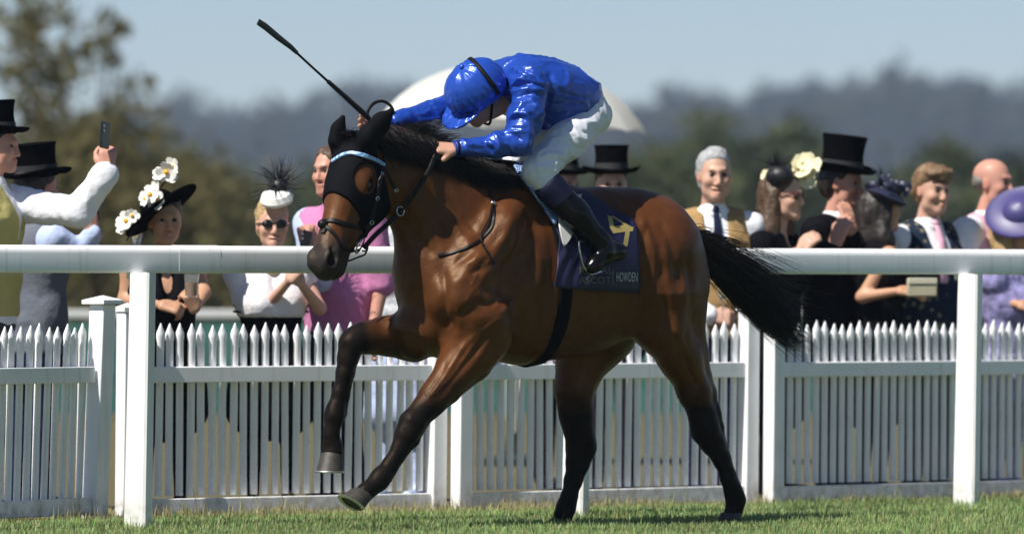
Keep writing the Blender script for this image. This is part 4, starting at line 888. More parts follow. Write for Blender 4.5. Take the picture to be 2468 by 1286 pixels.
# ---------------------------------------------------------------- saddle, cloths, girth
def ring_hit(s, phi, zc=1.12):
    d = Vector((0, math.sin(phi), math.cos(phi))); o = Vector((s, 0, zc)) + d * 0.9
    p, n, i, dd = HBVH.ray_cast(o, -d); return (np.array(p), np.array(n)) if p is not None else (None, None)
def patch(left, right, nu, nv, off, name, m, parent, wrinkle=None, thick=0.004, mirror=True):
    Lp = smooth_poly(left, 6); Rp = smooth_poly(right, 6)
    def samp(P, t): i = t * (len(P) - 1); k = min(int(i), len(P) - 2); return P[k] + (P[k + 1] - P[k]) * (i - k)
    V, N, UV = [], [], []
    for i in range(nv):
        a = samp(Lp, i / (nv - 1)); b = samp(Rp, i / (nv - 1))
        for j in range(nu):
            q = a + (b - a) * j / (nu - 1); p, n = hit(q[0], q[1], HBVH)
            if p is None:
                p, n = near(H(q[0], q[1], 0.0))
            V.append(p); N.append(n); UV.append(q)
    V = np.array(V); N = np.array(N)
    for _ in range(3):                               # even out the drape
        G = V.reshape(nv, nu, 3); S = G.copy(); S[1:-1, 1:-1] = (G[:-2, 1:-1] + G[2:, 1:-1] + G[1:-1, :-2] + G[1:-1, 2:]) / 4; V = S.reshape(-1, 3)
    o = off if wrinkle is None else off + wrinkle(np.array(UV), V)
    V = V + N * (np.asarray(o).reshape(-1, 1) if not np.isscalar(o) else o)
    Q = [(i * nu + j, i * nu + j + 1, (i + 1) * nu + j + 1, (i + 1) * nu + j) for i in range(nv - 1) for j in range(nu - 1)]
    for sg in ((1, -1) if mirror else (1,)):
        me = mesh(name, V * np.array([1, sg, 1]), Q if sg > 0 else [q[::-1] for q in Q]); ob = link(name, me, m, parent)
        so_ = ob.modifiers.new('solid', 'SOLIDIFY'); so_.thickness = thick; so_.offset = 0
    return ob, V, Q
M_cloth = mat('navy_saddle_cloth', (0.010, 0.011, 0.048), 0.55, spec=0.4, noise=(30, 0.15), bump=(900, 0.2, 0.001))
ncloth = empty('number_cloth', mat=HMAT); tag(ncloth, 'navy saddle cloth with gold number 4 and printed lettering', 'saddle cloth')
def wr(UV, V):
    x, y = UV[:, 0], UV[:, 1]
    fold = np.clip((1440 - x) / 90, 0, 1) * np.clip((y - 560) / 60, 0, 1)
    return 0.004 * np.sin(x * 0.22 + y * 0.05 + 2 * np.sin(y * 0.03)) * fold + 0.006 * vnoise(V, 14) * fold + 0.0015 * vnoise(V, 22)
NC, NCV, NCQ = patch([(1292, 470), (1318, 520), (1342, 575), (1340, 620), (1336, 660), (1333, 692)], [(1405, 466), (1446, 492), (1484, 515), (1516, 530), (1530, 552), (1533, 620), (1535, 705)], 46, 36, 0.019, 'cloth', M_cloth, ncloth, wr)
CBVH = BVHTree.FromPolygons([Vector(v) for v in NCV], NCQ)
M_gold = mat('gold_print', (0.34, 0.27, 0.09), 0.5); M_grey = mat('dull_gold_print', (0.10, 0.095, 0.07), 0.5); M_pale = mat('pale_print', (0.42, 0.45, 0.47), 0.5)
def print_on(V2, Fc, name, m, parent, bvh, off=0.004):
    bm = bmesh.new(); vs = [bm.verts.new((x, y, 0)) for x, y in V2]
    for fc in Fc:
        try: bm.faces.new([vs[i] for i in fc])
        except ValueError: pass
    bmesh.ops.triangulate(bm, faces=bm.faces[:])
    for _ in range(5):
        es = [e for e in bm.edges if e.calc_length() > 9]
        if not es: break
        bmesh.ops.subdivide_edges(bm, edges=es, cuts=1, use_grid_fill=True)
        bmesh.ops.triangulate(bm, faces=bm.faces[:])
    for v in bm.verts:
        p, n = hit(v.co.x, v.co.y, bvh, off)
        if p is None: p = H(v.co.x, v.co.y, 0.25)
        v.co = Vector(p)
    me = bpy.data.meshes.new(name); bm.to_mesh(me); bm.free(); return link(name, me, m, parent)
def text2d(txt, sx, sy, x0, y0, shear=(0, 0)):
    cu = bpy.data.curves.new('txt', 'FONT'); cu.body = txt; cu.size = 1.0; cu.resolution_u = 3
    o = bpy.data.objects.new('txt', cu); COL.objects.link(o); dg = bpy.context.evaluated_depsgraph_get(); me = o.evaluated_get(dg).to_mesh()
    V = [(x0 + v.co.x * sx + v.co.y * shear[0], y0 - v.co.y * sy + v.co.x * shear[1]) for v in me.vertices]; Fc = [tuple(p.vertices) for p in me.polygons]
    o.evaluated_get(dg).to_mesh_clear(); bpy.data.objects.remove(o); bpy.data.curves.remove(cu); return V, Fc
print_on([(1463, 520), (1474, 523), (1479, 546), (1503, 543), (1476, 521), (1519, 546), (1526, 548), (1524, 558), (1517, 558), (1511, 594), (1500, 593), (1506, 559), (1477, 563), (1469, 550)],
         [(0, 1, 2, 13), (13, 2, 3, 11, 12), (1, 4, 5, 3), (3, 5, 8, 11), (5, 6, 7, 8), (8, 9, 10, 11)], 'number_four', M_gold, ncloth, CBVH)
for t, sx, x, y in (('ROYAL', 26, 1394, 660), ('ASCOT', 24, 1394, 683)):
    V, Fc = text2d(t, sx, 24, x, y); print_on(V, Fc, 'lettering', M_grey, ncloth, CBVH)
V, Fc = text2d('HOWDEN', 11.2, 32, 1484, 678); print_on(V, Fc, 'lettering', M_pale, ncloth, CBVH)
print_on([(1475, 650), (1477, 650), (1477, 688), (1475, 688)], [(0, 1, 2, 3)], 'lettering', M_grey, ncloth, CBVH)

saddle = empty('racing_saddle', mat=HMAT); tag(saddle, 'small racing saddle with pale flap and blue chequered pad under the jockey', 'saddle')
M_pad = mat('blue_weave_pad', (0.2, 0.4, 0.8), 0.6)
_n, _l, _b = nodes_of(M_pad)
ck = _n.new('ShaderNodeTexBrick'); ck.inputs['Scale'].default_value = 62; ck.inputs['Color1'].default_value = (0.42, 0.60, 0.86, 1); ck.inputs['Color2'].default_value = (0.34, 0.52, 0.80, 1); ck.inputs['Mortar'].default_value = (0.02, 0.04, 0.18, 1); ck.inputs['Mortar Size'].default_value = 0.1
ck.inputs['Brick Width'].default_value = 0.62; ck.inputs['Row Height'].default_value = 0.42
tc = _n.new('ShaderNodeTexCoord'); mp = _n.new('ShaderNodeMapping'); mp.inputs['Rotation'].default_value = (R_(90), 0, 0); _l.new(tc.outputs['Object'], mp.inputs[0]); _l.new(mp.outputs[0], ck.inputs[0]); _l.new(ck.outputs[0], _b.inputs['Base Color'])
patch([(1232, 408), (1262, 448), (1296, 500), (1330, 549)], [(1258, 405), (1295, 440), (1335, 478), (1352, 498)], 14, 22, 0.026, 'pad', M_pad, saddle, thick=0.012)
M_flap = mat('pale_saddle_flap', (0.52, 0.52, 0.50), 0.5, noise=(20, 0.1))
patch([(1322, 480), (1334, 520), (1338, 562), (1350, 598)], [(1392, 480), (1382, 530), (1372, 566), (1352, 598)], 12, 18, 0.036, 'flap', M_flap, saddle, thick=0.006)
sd = MB()
f = SDF(H(1345, 455, 0) - np.array([0.30, 0.20, 0.14]), H(1345, 455, 0) + np.array([0.30, 0.20, 0.14]), 0.008)
f.chain([hp(1275, 440, 0, 16), hp(1320, 466, 0, 15), hp(1385, 470, 0, 14)], 0.03, 0.45)
V, Q = f.mesh(); link('seat', mesh('seat', V, Q), M_leather, saddle)
# girth right round the barrel
gs = hit(1362, 700, HBVH)[0][0]
P, N = [], []
for k in range(49):
    ph = 2 * math.pi * k / 48; p, n = ring_hit(gs + 0.01 * math.cos(ph), ph)
    if p is not None: P.append(p + n * 0.003); N.append(n)
V, Fc = strap_mesh(P, N, 0.075, 0.006); girth = link('girth', mesh('girth', V, Fc), mat('girth_elastic', (0.005, 0.005, 0.0055), 0.85, spec=0.03, bump=(300, 0.2, 0.001)), saddle)
for s_ in (-1, 1):
    P = [H(1374, 520, 0.30) * np.array([1, s_, 1]), H(1380, 552, 0.305) * np.array([1, s_, 1]), H(1398, 588, 0.31) * np.array([1, s_, 1])]
    V, Fc = strap_mesh(smooth_poly(P, 5), [np.array([0, s_, 0.1])] * 11, 0.014, 0.003); link('stirrup_leather', mesh('stirrup_leather', V, Fc), M_leather, saddle)
    P = [H(1396, 582, 0.335), H(1397, 604, 0.345), H(1404, 634, 0.345), H(1416, 654, 0.340), H(1428, 660, 0.330), H(1452, 652, 0.30), H(1474, 640, 0.27), H(1500, 626, 0.25), H(1502, 612, 0.24), H(1470, 590, 0.27), H(1420, 578, 0.31), H(1396, 582, 0.335)]
    MB().tube(smooth_poly([q * np.array([1, s_, 1]) for q in P], 5), 0.0052, 8, False).build('stirrup', M_metal, saddle)
# ---------------------------------------------------------------- people: hands, heads
def frame(x, z):
    """columns: forward x, left y, up z"""
    z = np.asarray(z, float); z = z / np.linalg.norm(z); x = np.asarray(x, float); x = x - z * (x @ z); x /= np.linalg.norm(x)
    return np.stack([x, np.cross(z, x), z], 1)
def hand_prims(f, wrist, d, back, side, curl=0.5, sc=1.0, spread=0.06, grow=0.0, thumb=0.6, index=None):
    """palm and five fingers; d: wrist to knuckles, back: out of the back of the hand, side: +1 thumb on the left of d seen from the back"""
    Rm = frame(d, back); fr = (Rm, np.asarray(wrist, float)); g = grow
    y = lambda v: v * side
    for (y0, y1) in ((0.020, 0.029), (0.007, 0.010), (-0.007, -0.010), (-0.018, -0.027)):
        f.cone((0.0, y(y0), 0), (0.082 * sc, y(y1 * sc), 0), 0.015 * sc + g, 0.0125 * sc + g, 0.012, 1.0, fr)
    for i, (b, L) in enumerate(((0.030, 0.074), (0.010, 0.083), (-0.010, 0.077), (-0.029, 0.060))):
        cu = curl if (index is None or i != 0) else index
        p = np.array([0.084 * sc, y(b * sc), 0.0]); ang = -0.15 * cu; dy = y((1.5 - i) * spread)
        for seg, (fl, r0, r1) in enumerate(((0.45, 0.0098, 0.0090), (0.31, 0.0090, 0.0083), (0.24, 0.0083, 0.0070))):
            ang += -cu * (1.15, 1.35, 0.8)[seg]
            q = p + np.array([math.cos(ang) * math.cos(dy), math.sin(dy), math.sin(ang)]) * L * fl * sc
            f.cone(p, q, r0 * sc + g, r1 * sc + g, 0.006, 1.0, fr); p = q
    t0 = np.array([0.018, y(0.026), -0.004]); t1 = t0 + np.array([0.036, y(0.026), -0.010 - 0.012 * thumb]) * sc; t2 = t1 + np.array([0.030, y(0.012 - 0.020 * thumb), -0.014 * thumb]) * sc; t3 = t2 + np.array([0.022, y(0.004 - 0.022 * thumb), -0.010 * thumb]) * sc
    f.cone(t0, t1, 0.016 * sc + g, 0.0125 * sc + g, 0.012, 1.0, fr); f.cone(t1, t2, 0.0118 * sc + g, 0.0102 * sc + g, 0.006, 1.0, fr); f.cone(t2, t3, 0.0102 * sc + g, 0.0082 * sc + g, 0.005, 1.0, fr)
def face_prims(f, fr, sc=1.0, smile=0.0, jaw=1.0, female=False):
    """head frame: x forward, y left, z up, origin at the middle of the skull"""
    E = lambda c, r, k=0.015, op='add': f.ell(np.array(c) * sc, np.array(r) * sc, k, fr, op)
    Cn = lambda a, b, ra, rb, k=0.012, sy=1.0, op='add': f.cone(np.array(a) * sc, np.array(b) * sc, ra * sc, rb * sc, k, sy, fr, op)
    E((-0.012, 0, 0.035), (0.098, 0.075, 0.085), 0.02)                         # skull
    E((0.022, 0, -0.022), (0.068, 0.066, 0.082), 0.03)                         # face
    Cn((0.030, 0.032, -0.075), (0.066, 0.012, -0.100), 0.030 * jaw, 0.019, 0.03)
    Cn((0.030, -0.032, -0.075), (0.066, -0.012, -0.100), 0.030 * jaw, 0.019, 0.03)
    E((0.070, 0, -0.104), (0.019, 0.022, 0.017), 0.02)                         # chin
    Cn((0.083, 0.030, 0.022), (0.090, 0, 0.018), 0.010, 0.010, 0.015); Cn((0.083, -0.030, 0.022), (0.090, 0, 0.018), 0.010, 0.010, 0.015)   # brow
    for s in (-1, 1):
        E((0.088, 0.031 * s, -0.002), (0.020, 0.019, 0.013), 0.012, 'sub')     # eye socket
        E((0.070, 0.031 * s, -0.004), (0.0145, 0.014, 0.0125), 0.006)          # eyelids over the ball
        E((0.060, 0.042 * s, -0.034 + 0.003 * smile), (0.024, 0.019, 0.018), 0.03)   # cheek
        E((-0.004, 0.074 * s, -0.012), (0.020, 0.009, 0.031), 0.008)           # ear
        E((0.004, 0.083 * s, -0.008), (0.009, 0.005, 0.016), 0.004, 'sub')
        E((0.095, 0.011 * s, -0.046), (0.010, 0.008, 0.007), 0.008)            # nostril wing
    Cn((0.088, 0, 0.012), (0.107, 0, -0.040), 0.008, 0.0105, 0.012)             # nose
    Cn((0.086, -0.017 - 0.008 * smile, -0.071 + 0.006 * smile), (0.094, 0, -0.069), 0.006, 0.0075, 0.006); Cn((0.086, 0.017 + 0.008 * smile, -0.071 + 0.006 * smile), (0.094, 0, -0.069), 0.006, 0.0075, 0.006)
    Cn((0.083, -0.015, -0.084), (0.090, 0, -0.085), 0.006, 0.008, 0.006); Cn((0.083, 0.015, -0.084), (0.090, 0, -0.085), 0.006, 0.008, 0.006)
    if smile > 0.4: E((0.096, 0, -0.0765), (0.010, 0.020 + 0.006 * smile, 0.0045), 0.004, 'sub')
def skin_colors(V, fr, skin, sc=1.0, lips=True):
    P = (V - fr[1]) @ fr[0] / sc; C = np.tile(np.array(skin), (len(V), 1)) * (1 + 0.08 * vnoise(V, 18))[:, None]
    def mix(m, c): nonlocal C; m = np.clip(m, 0, 1)[:, None]; C = C * (1 - m) + np.array(c) * m
    g = lambda c, r: np.exp(-(((P[:, 0] - c[0]) / r[0]) ** 2 + ((np.abs(P[:, 1]) - c[1]) / r[1]) ** 2 + ((P[:, 2] - c[2]) / r[2]) ** 2))
    sk = np.array(skin)
    mix(g((0.075, 0.042, -0.036), (0.03, 0.022, 0.02)) * 0.35, sk * np.array([1.05, 0.75, 0.72]))
    mix(g((0.11, 0, -0.042), (0.016, 0.014, 0.014)) * 0.35, sk * np.array([1.05, 0.72, 0.7]))
    mix(g((-0.002, 0.078, -0.012), (0.024, 0.014, 0.03)) * 0.5, sk * np.array([1.05, 0.66, 0.62]))
    if lips: mix(g((0.092, 0, -0.077), (0.016, 0.022, 0.012)) * 0.7, sk * np.array([0.85, 0.45, 0.42]))
    mix(g((0.090, 0.031, 0.018), (0.02, 0.020, 0.0055)) * 0.75, sk * 0.22)      # eyebrows
    mix(g((0.082, 0.031, -0.003), (0.010, 0.016, 0.007)) * 0.9, np.array([0.05, 0.035, 0.03]))
    return np.clip(C, 0.005, 1)
M_skin = mat('skin', (0.5, 0.3, 0.2), 0.5, attr='tint', subs=0.0, spec=0.4, bump=(180, 0.12, 0.001))

# ---------------------------------------------------------------- the jockey
M_silk = mat('blue_silk', (0.016, 0.066, 0.40), 0.28, 0.25, spec=0.65, bump=[(22, 0.40, 0.016), (70, 0.30, 0.006)])
M_cap = mat('blue_cap_silk', (0.018, 0.075, 0.44), 0.28, 0.25, spec=0.55, bump=[(26, 0.35, 0.010)])
M_breech = mat('white_breeches', (0.70, 0.72, 0.78), 0.6, bump=[(38, 0.35, 0.008)], noise=(9, 0.05))
M_boot = mat('black_boot', (0.003, 0.003, 0.0035), 0.22, spec=0.22, bump=(30, 0.15, 0.004))
M_boottop = mat('navy_boot_top', (0.006, 0.007, 0.024), 0.6, spec=0.15, bump=(60, 0.2, 0.002))
M_band = mat('black_elastic', (0.005, 0.005, 0.005), 0.6, spec=0.15)
jk = empty('person', mat=HMAT); tag(jk, 'jockey in shiny blue silks and white breeches crouched on the galloping horse', 'person')
def scr(r, u, c): return np.array([-0.799 * r + 0.602 * c, 0.602 * r + 0.799 * c, u])    # picture right / up / towards the camera, in the horse's frame
JH = (frame(scr(-0.80, -0.58, 0.10), scr(-0.46, 0.70, 0.54)), H(1152, 232, 0.0))
def jk_limbs(f, g=0.0, part='body'):
    C = lambda P, k=0.03, sy=1.0: f.chain(P, k, sy, None, g)
    if part in ('body', 'silk'):
        C([hp(1250, 212, 0.0, 62), hp(1325, 226, 0, 64), hp(1388, 236, 0.0, 50)], 0.06, 0.78)
        C([hp(1185, 192, -0.17, 34), hp(1255, 190, 0.0, 40), hp(1275, 200, 0.16, 36)], 0.05)
        C([hp(1278, 206, 0.185, 36), hp(1268, 280, 0.225, 31), hp(1250, 344, 0.225, 25)], 0.03)
        C([hp(1250, 344, 0.225, 25), hp(1195, 352, 0.18, 22), hp(1110, 358, 0.125, 14)], 0.025)
        C([hp(1180, 200, -0.185, 34), hp(1075, 262, -0.22, 24)], 0.03)
        C([hp(1075, 262, -0.22, 24), hp(1010, 282, -0.19, 19), hp(930, 298, -0.165, 13)], 0.025)
    if part == 'silk':                                                         # the blouse billows
        C([hp(1300, 215, 0.03, 66), hp(1375, 236, 0.03, 54)], 0.05, 0.80)
        C([hp(1340, 262, 0.05, 48), hp(1392, 262, 0.04, 32)], 0.05, 0.85)
    if part in ('body', 'breeches'):
        C([hp(1398, 255, 0.0, 50), hp(1412, 278, 0.0, 48)], 0.05, 0.72)
        C([hp(1418, 284, 0.10, 40), hp(1365, 340, 0.17, 39), hp(1310, 395, 0.21, 31), hp(1294, 412, 0.21, 30)], 0.04)
        C([hp(1375, 280, -0.10, 40), hp(1300, 335, -0.16, 37), hp(1228, 396, -0.18, 31)], 0.04)
    if part in ('body', 'breeches', 'boot'):
        C([hp(1294, 412, 0.21, 29), hp(1312, 434, 0.225, 28) if part == 'breeches' else hp(1330, 452, 0.235, 30)], 0.02)
    if part in ('body', 'boot'):
        C([hp(1326, 454, 0.245, 33), hp(1388, 514, 0.305, 30), hp(1438, 572, 0.325, 22), hp(1454, 594, 0.330, 22)], 0.02)
        C([hp(1490, 608, 0.315, 18), hp(1456, 612, 0.330, 21), hp(1432, 638, 0.345, 15), hp(1424, 645, 0.347, 11)], 0.02)
        C([hp(1452, 585, 0.330, 18), hp(1488, 606, 0.315, 15)], 0.02)
f = SDF((-0.75, -0.5, 0.9), (1.15, 0.55, 2.25), 0.0075)
jk_limbs(f, -0.008, 'body')
C0 = JH[1] + JH[0] @ np.array([-0.02, 0, -0.08])
f.cone(H(1245, 222, 0.0), C0, 0.062, 0.058, 0.03)
face_prims(f, JH)
hand_prims(f, H(1098, 358, 0.118), H(1062, 352, 0.09) - H(1098, 358, 0.118), scr(0.1, 0.75, 0.6), 1, curl=0.95, thumb=0.9)
WH = H(912, 296, -0.165); WG = H(884, 284, -0.165)
hand_prims(f, H(930, 297, -0.165), H(892, 287, -0.16) - H(930, 297, -0.165), scr(0.25, -0.3, -0.85), -1, curl=0.62, thumb=0.35, spread=0.14)
V, Q = f.mesh(); me = mesh('jockey_body', V, Q); set_col(me, skin_colors(V, JH, (0.46, 0.25, 0.17)))
link('body', me, M_skin, jk)
def strokes(V, N, px, face, SS):
    d_ = np.zeros(len(V))
    for poly, wd, am in SS:
        d, t = seg_dist(px, smooth_poly(poly, 5)); d_ += am * np.exp(-(d / wd) ** 2) * np.clip(np.minimum(t, 1 - t) * 5 + 0.1, 0, 1) * face
    return d_
def garment(part, h, g, name, m, SS, amp, lo=(-0.75, -0.5, 0.9), hi=(1.15, 0.55, 2.25), cut=None, stretch=None):
    f = SDF(lo, hi, h); jk_limbs(f, g, part)
    if cut: cut(f)
    V, Q = f.mesh(); N = vnormals(V, Q); W = H2W(V); px = proj(W); NW = N[:, 0:1] * FW + N[:, 1:2] * LF + N[:, 2:3] * np.array([0, 0, 1.0])
    face = np.clip(-NW[:, 1] * 1.5 + 0.4, 0, 1)
    d = strokes(V, N, px, face, SS)
    Vs = V if stretch is None else V * np.array(stretch)
    w1 = 1 - np.abs(vnoise(Vs + 0.03 * np.stack([vnoise(V, 6), vnoise(V + 3, 6), vnoise(V + 7, 6)], 1), 13)); w2 = 1 - np.abs(vnoise(Vs * 1.0 + 11, 27))
    d += amp * (w1 ** 4 - 0.35) + amp * 0.30 * (w2 ** 3 - 0.4)
    V = V + N * d[:, None]
    ob = link(name, mesh(name, V, Q), m, jk); return ob, V, Q
SILK_FOLDS = [
    ([(1222, 170), (1250, 160), (1290, 165), (1312, 185)], 5, 0.010), ([(1225, 182), (1255, 172), (1285, 178), (1300, 195)], 4, -0.010), ([(1228, 195), (1250, 190), (1272, 200)], 4, 0.009),
    ([(1232, 212), (1262, 200), (1300, 205), (1318, 215)], 4, -0.014), ([(1225, 225), (1260, 214), (1295, 216), (1318, 226)], 5, 0.012), ([(1240, 236), (1275, 226), (1312, 232)], 4, -0.009),
    ([(1235, 162), (1262, 180), (1290, 184)], 4, 0.008), ([(1240, 205), (1255, 185), (1270, 168)], 4, 0.007),
    ([(1285, 250), (1300, 262), (1306, 285)], 5, 0.010), ([(1275, 268), (1290, 285), (1296, 305)], 5, -0.010), ([(1262, 262), (1275, 290), (1280, 330)], 5, 0.010),
    ([(1228, 276), (1255, 272), (1280, 276)], 4, 0.008), ([(1226, 290), (1250, 284), (1275, 290)], 4, -0.009), ([(1212, 312), (1240, 302), (1270, 305)], 5, 0.009), ([(1205, 326), (1232, 322), (1262, 340)], 5, -0.010),
    ([(1172, 338), (1190, 350), (1200, 366)], 5, 0.008), ([(1160, 342), (1180, 356), (1186, 374)], 4, -0.008), ([(1122, 346), (1160, 350), (1200, 346)], 5, 0.006), ([(1130, 366), (1170, 374), (1215, 372)], 4, -0.006),
    ([(1215, 340), (1232, 356), (1238, 374)], 4, 0.009), ([(1325, 170), (1330, 205), (1322, 250)], 6, -0.010), ([(1340, 195), (1360, 225), (1390, 245)], 6, 0.006), ([(1330, 255), (1360, 250), (1420, 248)], 5, -0.010),
    ([(1325, 275), (1370, 262), (1420, 262)], 5, 0.007), ([(1345, 215), (1375, 232), (1420, 236)], 4, -0.006), ([(1310, 290), (1320, 250), (1322, 200)], 7, -0.014),
    ([(1000, 270), (1020, 275), (1040, 262)], 4, 0.006), ([(1030, 245), (1045, 258), (1056, 272)], 4, -0.006),
]
def silk_cut(f):
    f.half(H(1424, 262, 0.0), H(1480, 276, 0) - H(1424, 262, 0) + np.array([0, 0, -0.06]), 0.01)
    f.half(H(940, 297, -0.165), H(888, 300, -0.165) - H(940, 297, -0.165), 0.004)
    f.half(H(1117, 358, 0.12), (1, -0.2, 0), 0.004) if False else None
silk, SV, SQ = garment('silk', 0.0065, 0.014, 'silk_jacket', M_silk, SILK_FOLDS, 0.0125, cut=silk_cut, stretch=(0.55, 0.95, 0.95))
# cuffs
for P, r in (([H(1117, 358, 0.13), H(1099, 358, 0.12)], 0.037),):
    MB().tube([P[0] + (P[1] - P[0]) * t for t in (0, 0.2, 0.5, 0.8, 1)], [r * .98, r, r, r, r * .96], 20).build('wrist_band', M_band, jk)
    q = P[1] + (P[1] - P[0]) * 0.35
    MB().tube([P[1] + (q - P[1]) * t for t in (0, .3, .6, 1)], [r * .93, r * 1.03, r * .94, r * 1.0], 20).build('cuff', M_silk, jk)
MB().tube([H(944, 297, -0.167), H(932, 298, -0.165)], [0.032, 0.030], 18).build('cuff', M_silk, jk)
BR = [([(1300, 380), (1330, 370), (1365, 380)], 5, 0.005), ([(1310, 392), (1340, 385), (1370, 396)], 4, -0.006), ([(1290, 400), (1320, 404), (1345, 416)], 4, 0.006), ([(1282, 420), (1310, 418), (1335, 425)], 4, -0.006),
      ([(1380, 300), (1410, 320), (1445, 318)], 5, -0.005), ([(1370, 315), (1405, 336), (1436, 336)], 5, 0.005), ([(1350, 330), (1385, 355), (1418, 358)], 5, -0.005), ([(1430, 240), (1440, 270), (1452, 300)], 5, 0.004)]
br_cut = None
br, _, _ = garment('breeches', 0.007, 0.010, 'breeches', M_breech, BR, 0.0070, cut=br_cut)
f = SDF((-0.7, 0.10, 0.95), (0.5, 0.48, 1.75), 0.006); jk_limbs(f, 0.006, 'boot')
f.half(H(1308, 440, 0.225), H(1275, 404, 0.21) - H(1308, 440, 0.225), 0.005); g2 = f
BV, BQ = f.mesh(); BV = BV + vnormals(BV, BQ) * (0.0025 * vnoise(BV, 22))[:, None]
bt = link('boot', mesh('boot', BV, BQ), [M_boot, M_boottop], jk)
cA = H(1362, 474, 0.27); cN = H(1400, 520, 0.30) - cA
pc = BV[BQ].mean(1); mi = ((pc - cA) @ cN < 0).astype(np.int32); bt.data.polygons.foreach_set('material_index', mi)
# far boot
M2 = np.array([1, -1, 1.0]); f = SDF((-0.7, -0.48, 0.95), (0.75, -0.08, 1.75), 0.009)
Pk = hp(1228, 398, -0.18, 28); f.chain([(Pk[0], 0.056), (H(1330, 452, 0.245) * M2, 0.054), (H(1388, 512, 0.30) * M2, 0.050), (H(1440, 572, 0.325) * M2, 0.035), (H(1452, 594, 0.33) * M2, 0.036)], 0.02)
f.chain([(H(1490, 606, 0.315) * M2, 0.032), (H(1455, 610, 0.33) * M2, 0.036), (H(1430, 638, 0.345) * M2, 0.026), (H(1421, 645, 0.347) * M2, 0.02)], 0.02)
f.half(Pk[0] + np.array([-0.06, 0, -0.05]), np.array([0.4, 0, 0.9]), 0.005)
V, Q = f.mesh(); link('boot', mesh('boot', V, Q), M_boot, jk)
# helmet under a silk cap, peak, strap, goggles
f = SDF(JH[1] - 0.26, JH[1] + 0.26, 0.0065)
f.ell((-0.012, 0, 0.048), (0.142, 0.122, 0.122), 0.02, JH); f.ell((0.0, 0, 0.03), (0.135, 0.116, 0.10), 0.02, JH)
f.half((0, 0, -0.006), (0.28, 0, -1), 0.012, JH)
f.ell((0.068, 0, 0.006), (0.136, 0.122, 0.0125), 0.014, (JH[0] @ np.array(Matrix.Rotation(R_(9), 3, 'Y')), JH[1]))
V, Q = f.mesh(); N = vnormals(V, Q); P = (V - JH[1]) @ JH[0]
az = np.arctan2(P[:, 1], P[:, 0]); el = np.arctan2(P[:, 2] - 0.045, np.hypot(P[:, 0], P[:, 1]))
seam = np.abs(((az / (2 * math.pi) * 6 + 0.5) % 1) - 0.5) * np.hypot(P[:, 0], P[:, 1])
d = -0.0035 * np.exp(-(seam / 0.010) ** 2) * (P[:, 0] < 0.16)
d += 0.004 * (1 - np.abs(vnoise(np.stack([az * 0.55 * 2.2, el * 0.35, P[:, 0]], 1), 3.2))) ** 3 + 0.003 * np.maximum(0, np.sin(az * 23 + 2 * np.sin(el * 3))) * np.exp(-((el - 0.1) / 0.35) ** 2) * (0.4 + 0.6 * (vnoise(P, 9) > 0))
V = V + N * d[:, None]
link('cap', mesh('cap', V, Q), M_cap, jk)
top = JH[1] + JH[0] @ np.array([-0.01, 0, 0.170]); MB().ball(top, 0.012, 10).build('cap_button', M_cap, jk)
def hp_(a, r=(0.150, 0.122, 0.119)): return JH[1] + JH[0] @ (np.array([-0.068, 0, 0.045]) + np.array([0.0, r[1] * math.cos(a), r[2] * math.sin(a)]))
P = [hp_(a) for a in np.linspace(-0.25, math.pi + 0.25, 40)]; N_ = [p - hp_(0) * 0 - (JH[1] + JH[0] @ np.array([-0.04, 0, 0.045])) for p in P]
V, Fc = strap_mesh(P, N_, 0.020, 0.003); link('goggle_strap', mesh('goggle_strap', V, Fc), M_band, jk)
for s in (-1, 1):
    P = [JH[1] + JH[0] @ np.array(q) for q in ((-0.03, 0.104 * s, 0.0), (-0.005, 0.086 * s, -0.05), (0.03, 0.058 * s, -0.115), (0.045, 0.0, -0.128))]
    MB().tube(smooth_poly(P, 5), 0.006, 6).build('chin_strap', M_band, jk)
    MB().ball(JH[1] + JH[0] @ np.array([0.082, 0.034 * s, -0.004]), (0.024, 0.022, 0.020), 14).build('goggle_lens', mat('goggle_lens', (0.05, 0.05, 0.05), 0.08, spec=0.8), jk)
# whip
wh = empty('riding_whip', mat=HMAT); tag(wh, "black riding whip raised in the jockey's outstretched hand", 'whip')
def wp(px, py): return H(px, py, -0.165)
MB().tube([wp(893, 292), wp(884, 280), wp(836, 236), wp(790, 196)], [0.013, 0.0125, 0.0105, 0.009], 10).build('grip', mat('whip_grip', (0.014, 0.013, 0.013), 0.5, bump=(140, 0.6, 0.004)), wh)
g_ = MB()
for k in range(26):
    t = k / 26; c = wp(884 - 94 * t, 281 - 85 * t); dd = wp(790, 196) - wp(884, 280); dd /= np.linalg.norm(dd); a = np.cross(dd, [0, 1, 0]); b = np.cross(dd, a)
    r = 0.0128 - 0.0035 * t; g_.tube([c + (a * math.cos(u) + b * math.sin(u)) * r + dd * 0.004 * u / 6.28 for u in np.linspace(0, 6.28, 10)], 0.0016, 4, False)
g_.build('grip_binding', M_band, wh)
MB().tube([wp(792, 198), wp(750, 160), wp(712, 125)], [0.0062, 0.0056, 0.006], 8).build('shaft', M_leather, wh)
P = [wp(716, 128), wp(700, 113), wp(670, 90), wp(640, 65), wp(622, 53)]
MB().tube(P, [(0.009, 0.008), (0.012, 0.010), (0.015, 0.008), (0.016, 0.007), (0.015, 0.005)], 10, True, flat=(0, 1, 0)).build('padded_flap', mat('whip_pad', (0.02, 0.02, 0.022), 0.45, bump=(90, 0.5, 0.003)), wh)
P = smooth_poly([H(890, 292, -.165), H(886, 270, -.17), H(900, 250, -.17), H(922, 244, -.165), H(942, 256, -.16), H(950, 276, -.155)], 6)
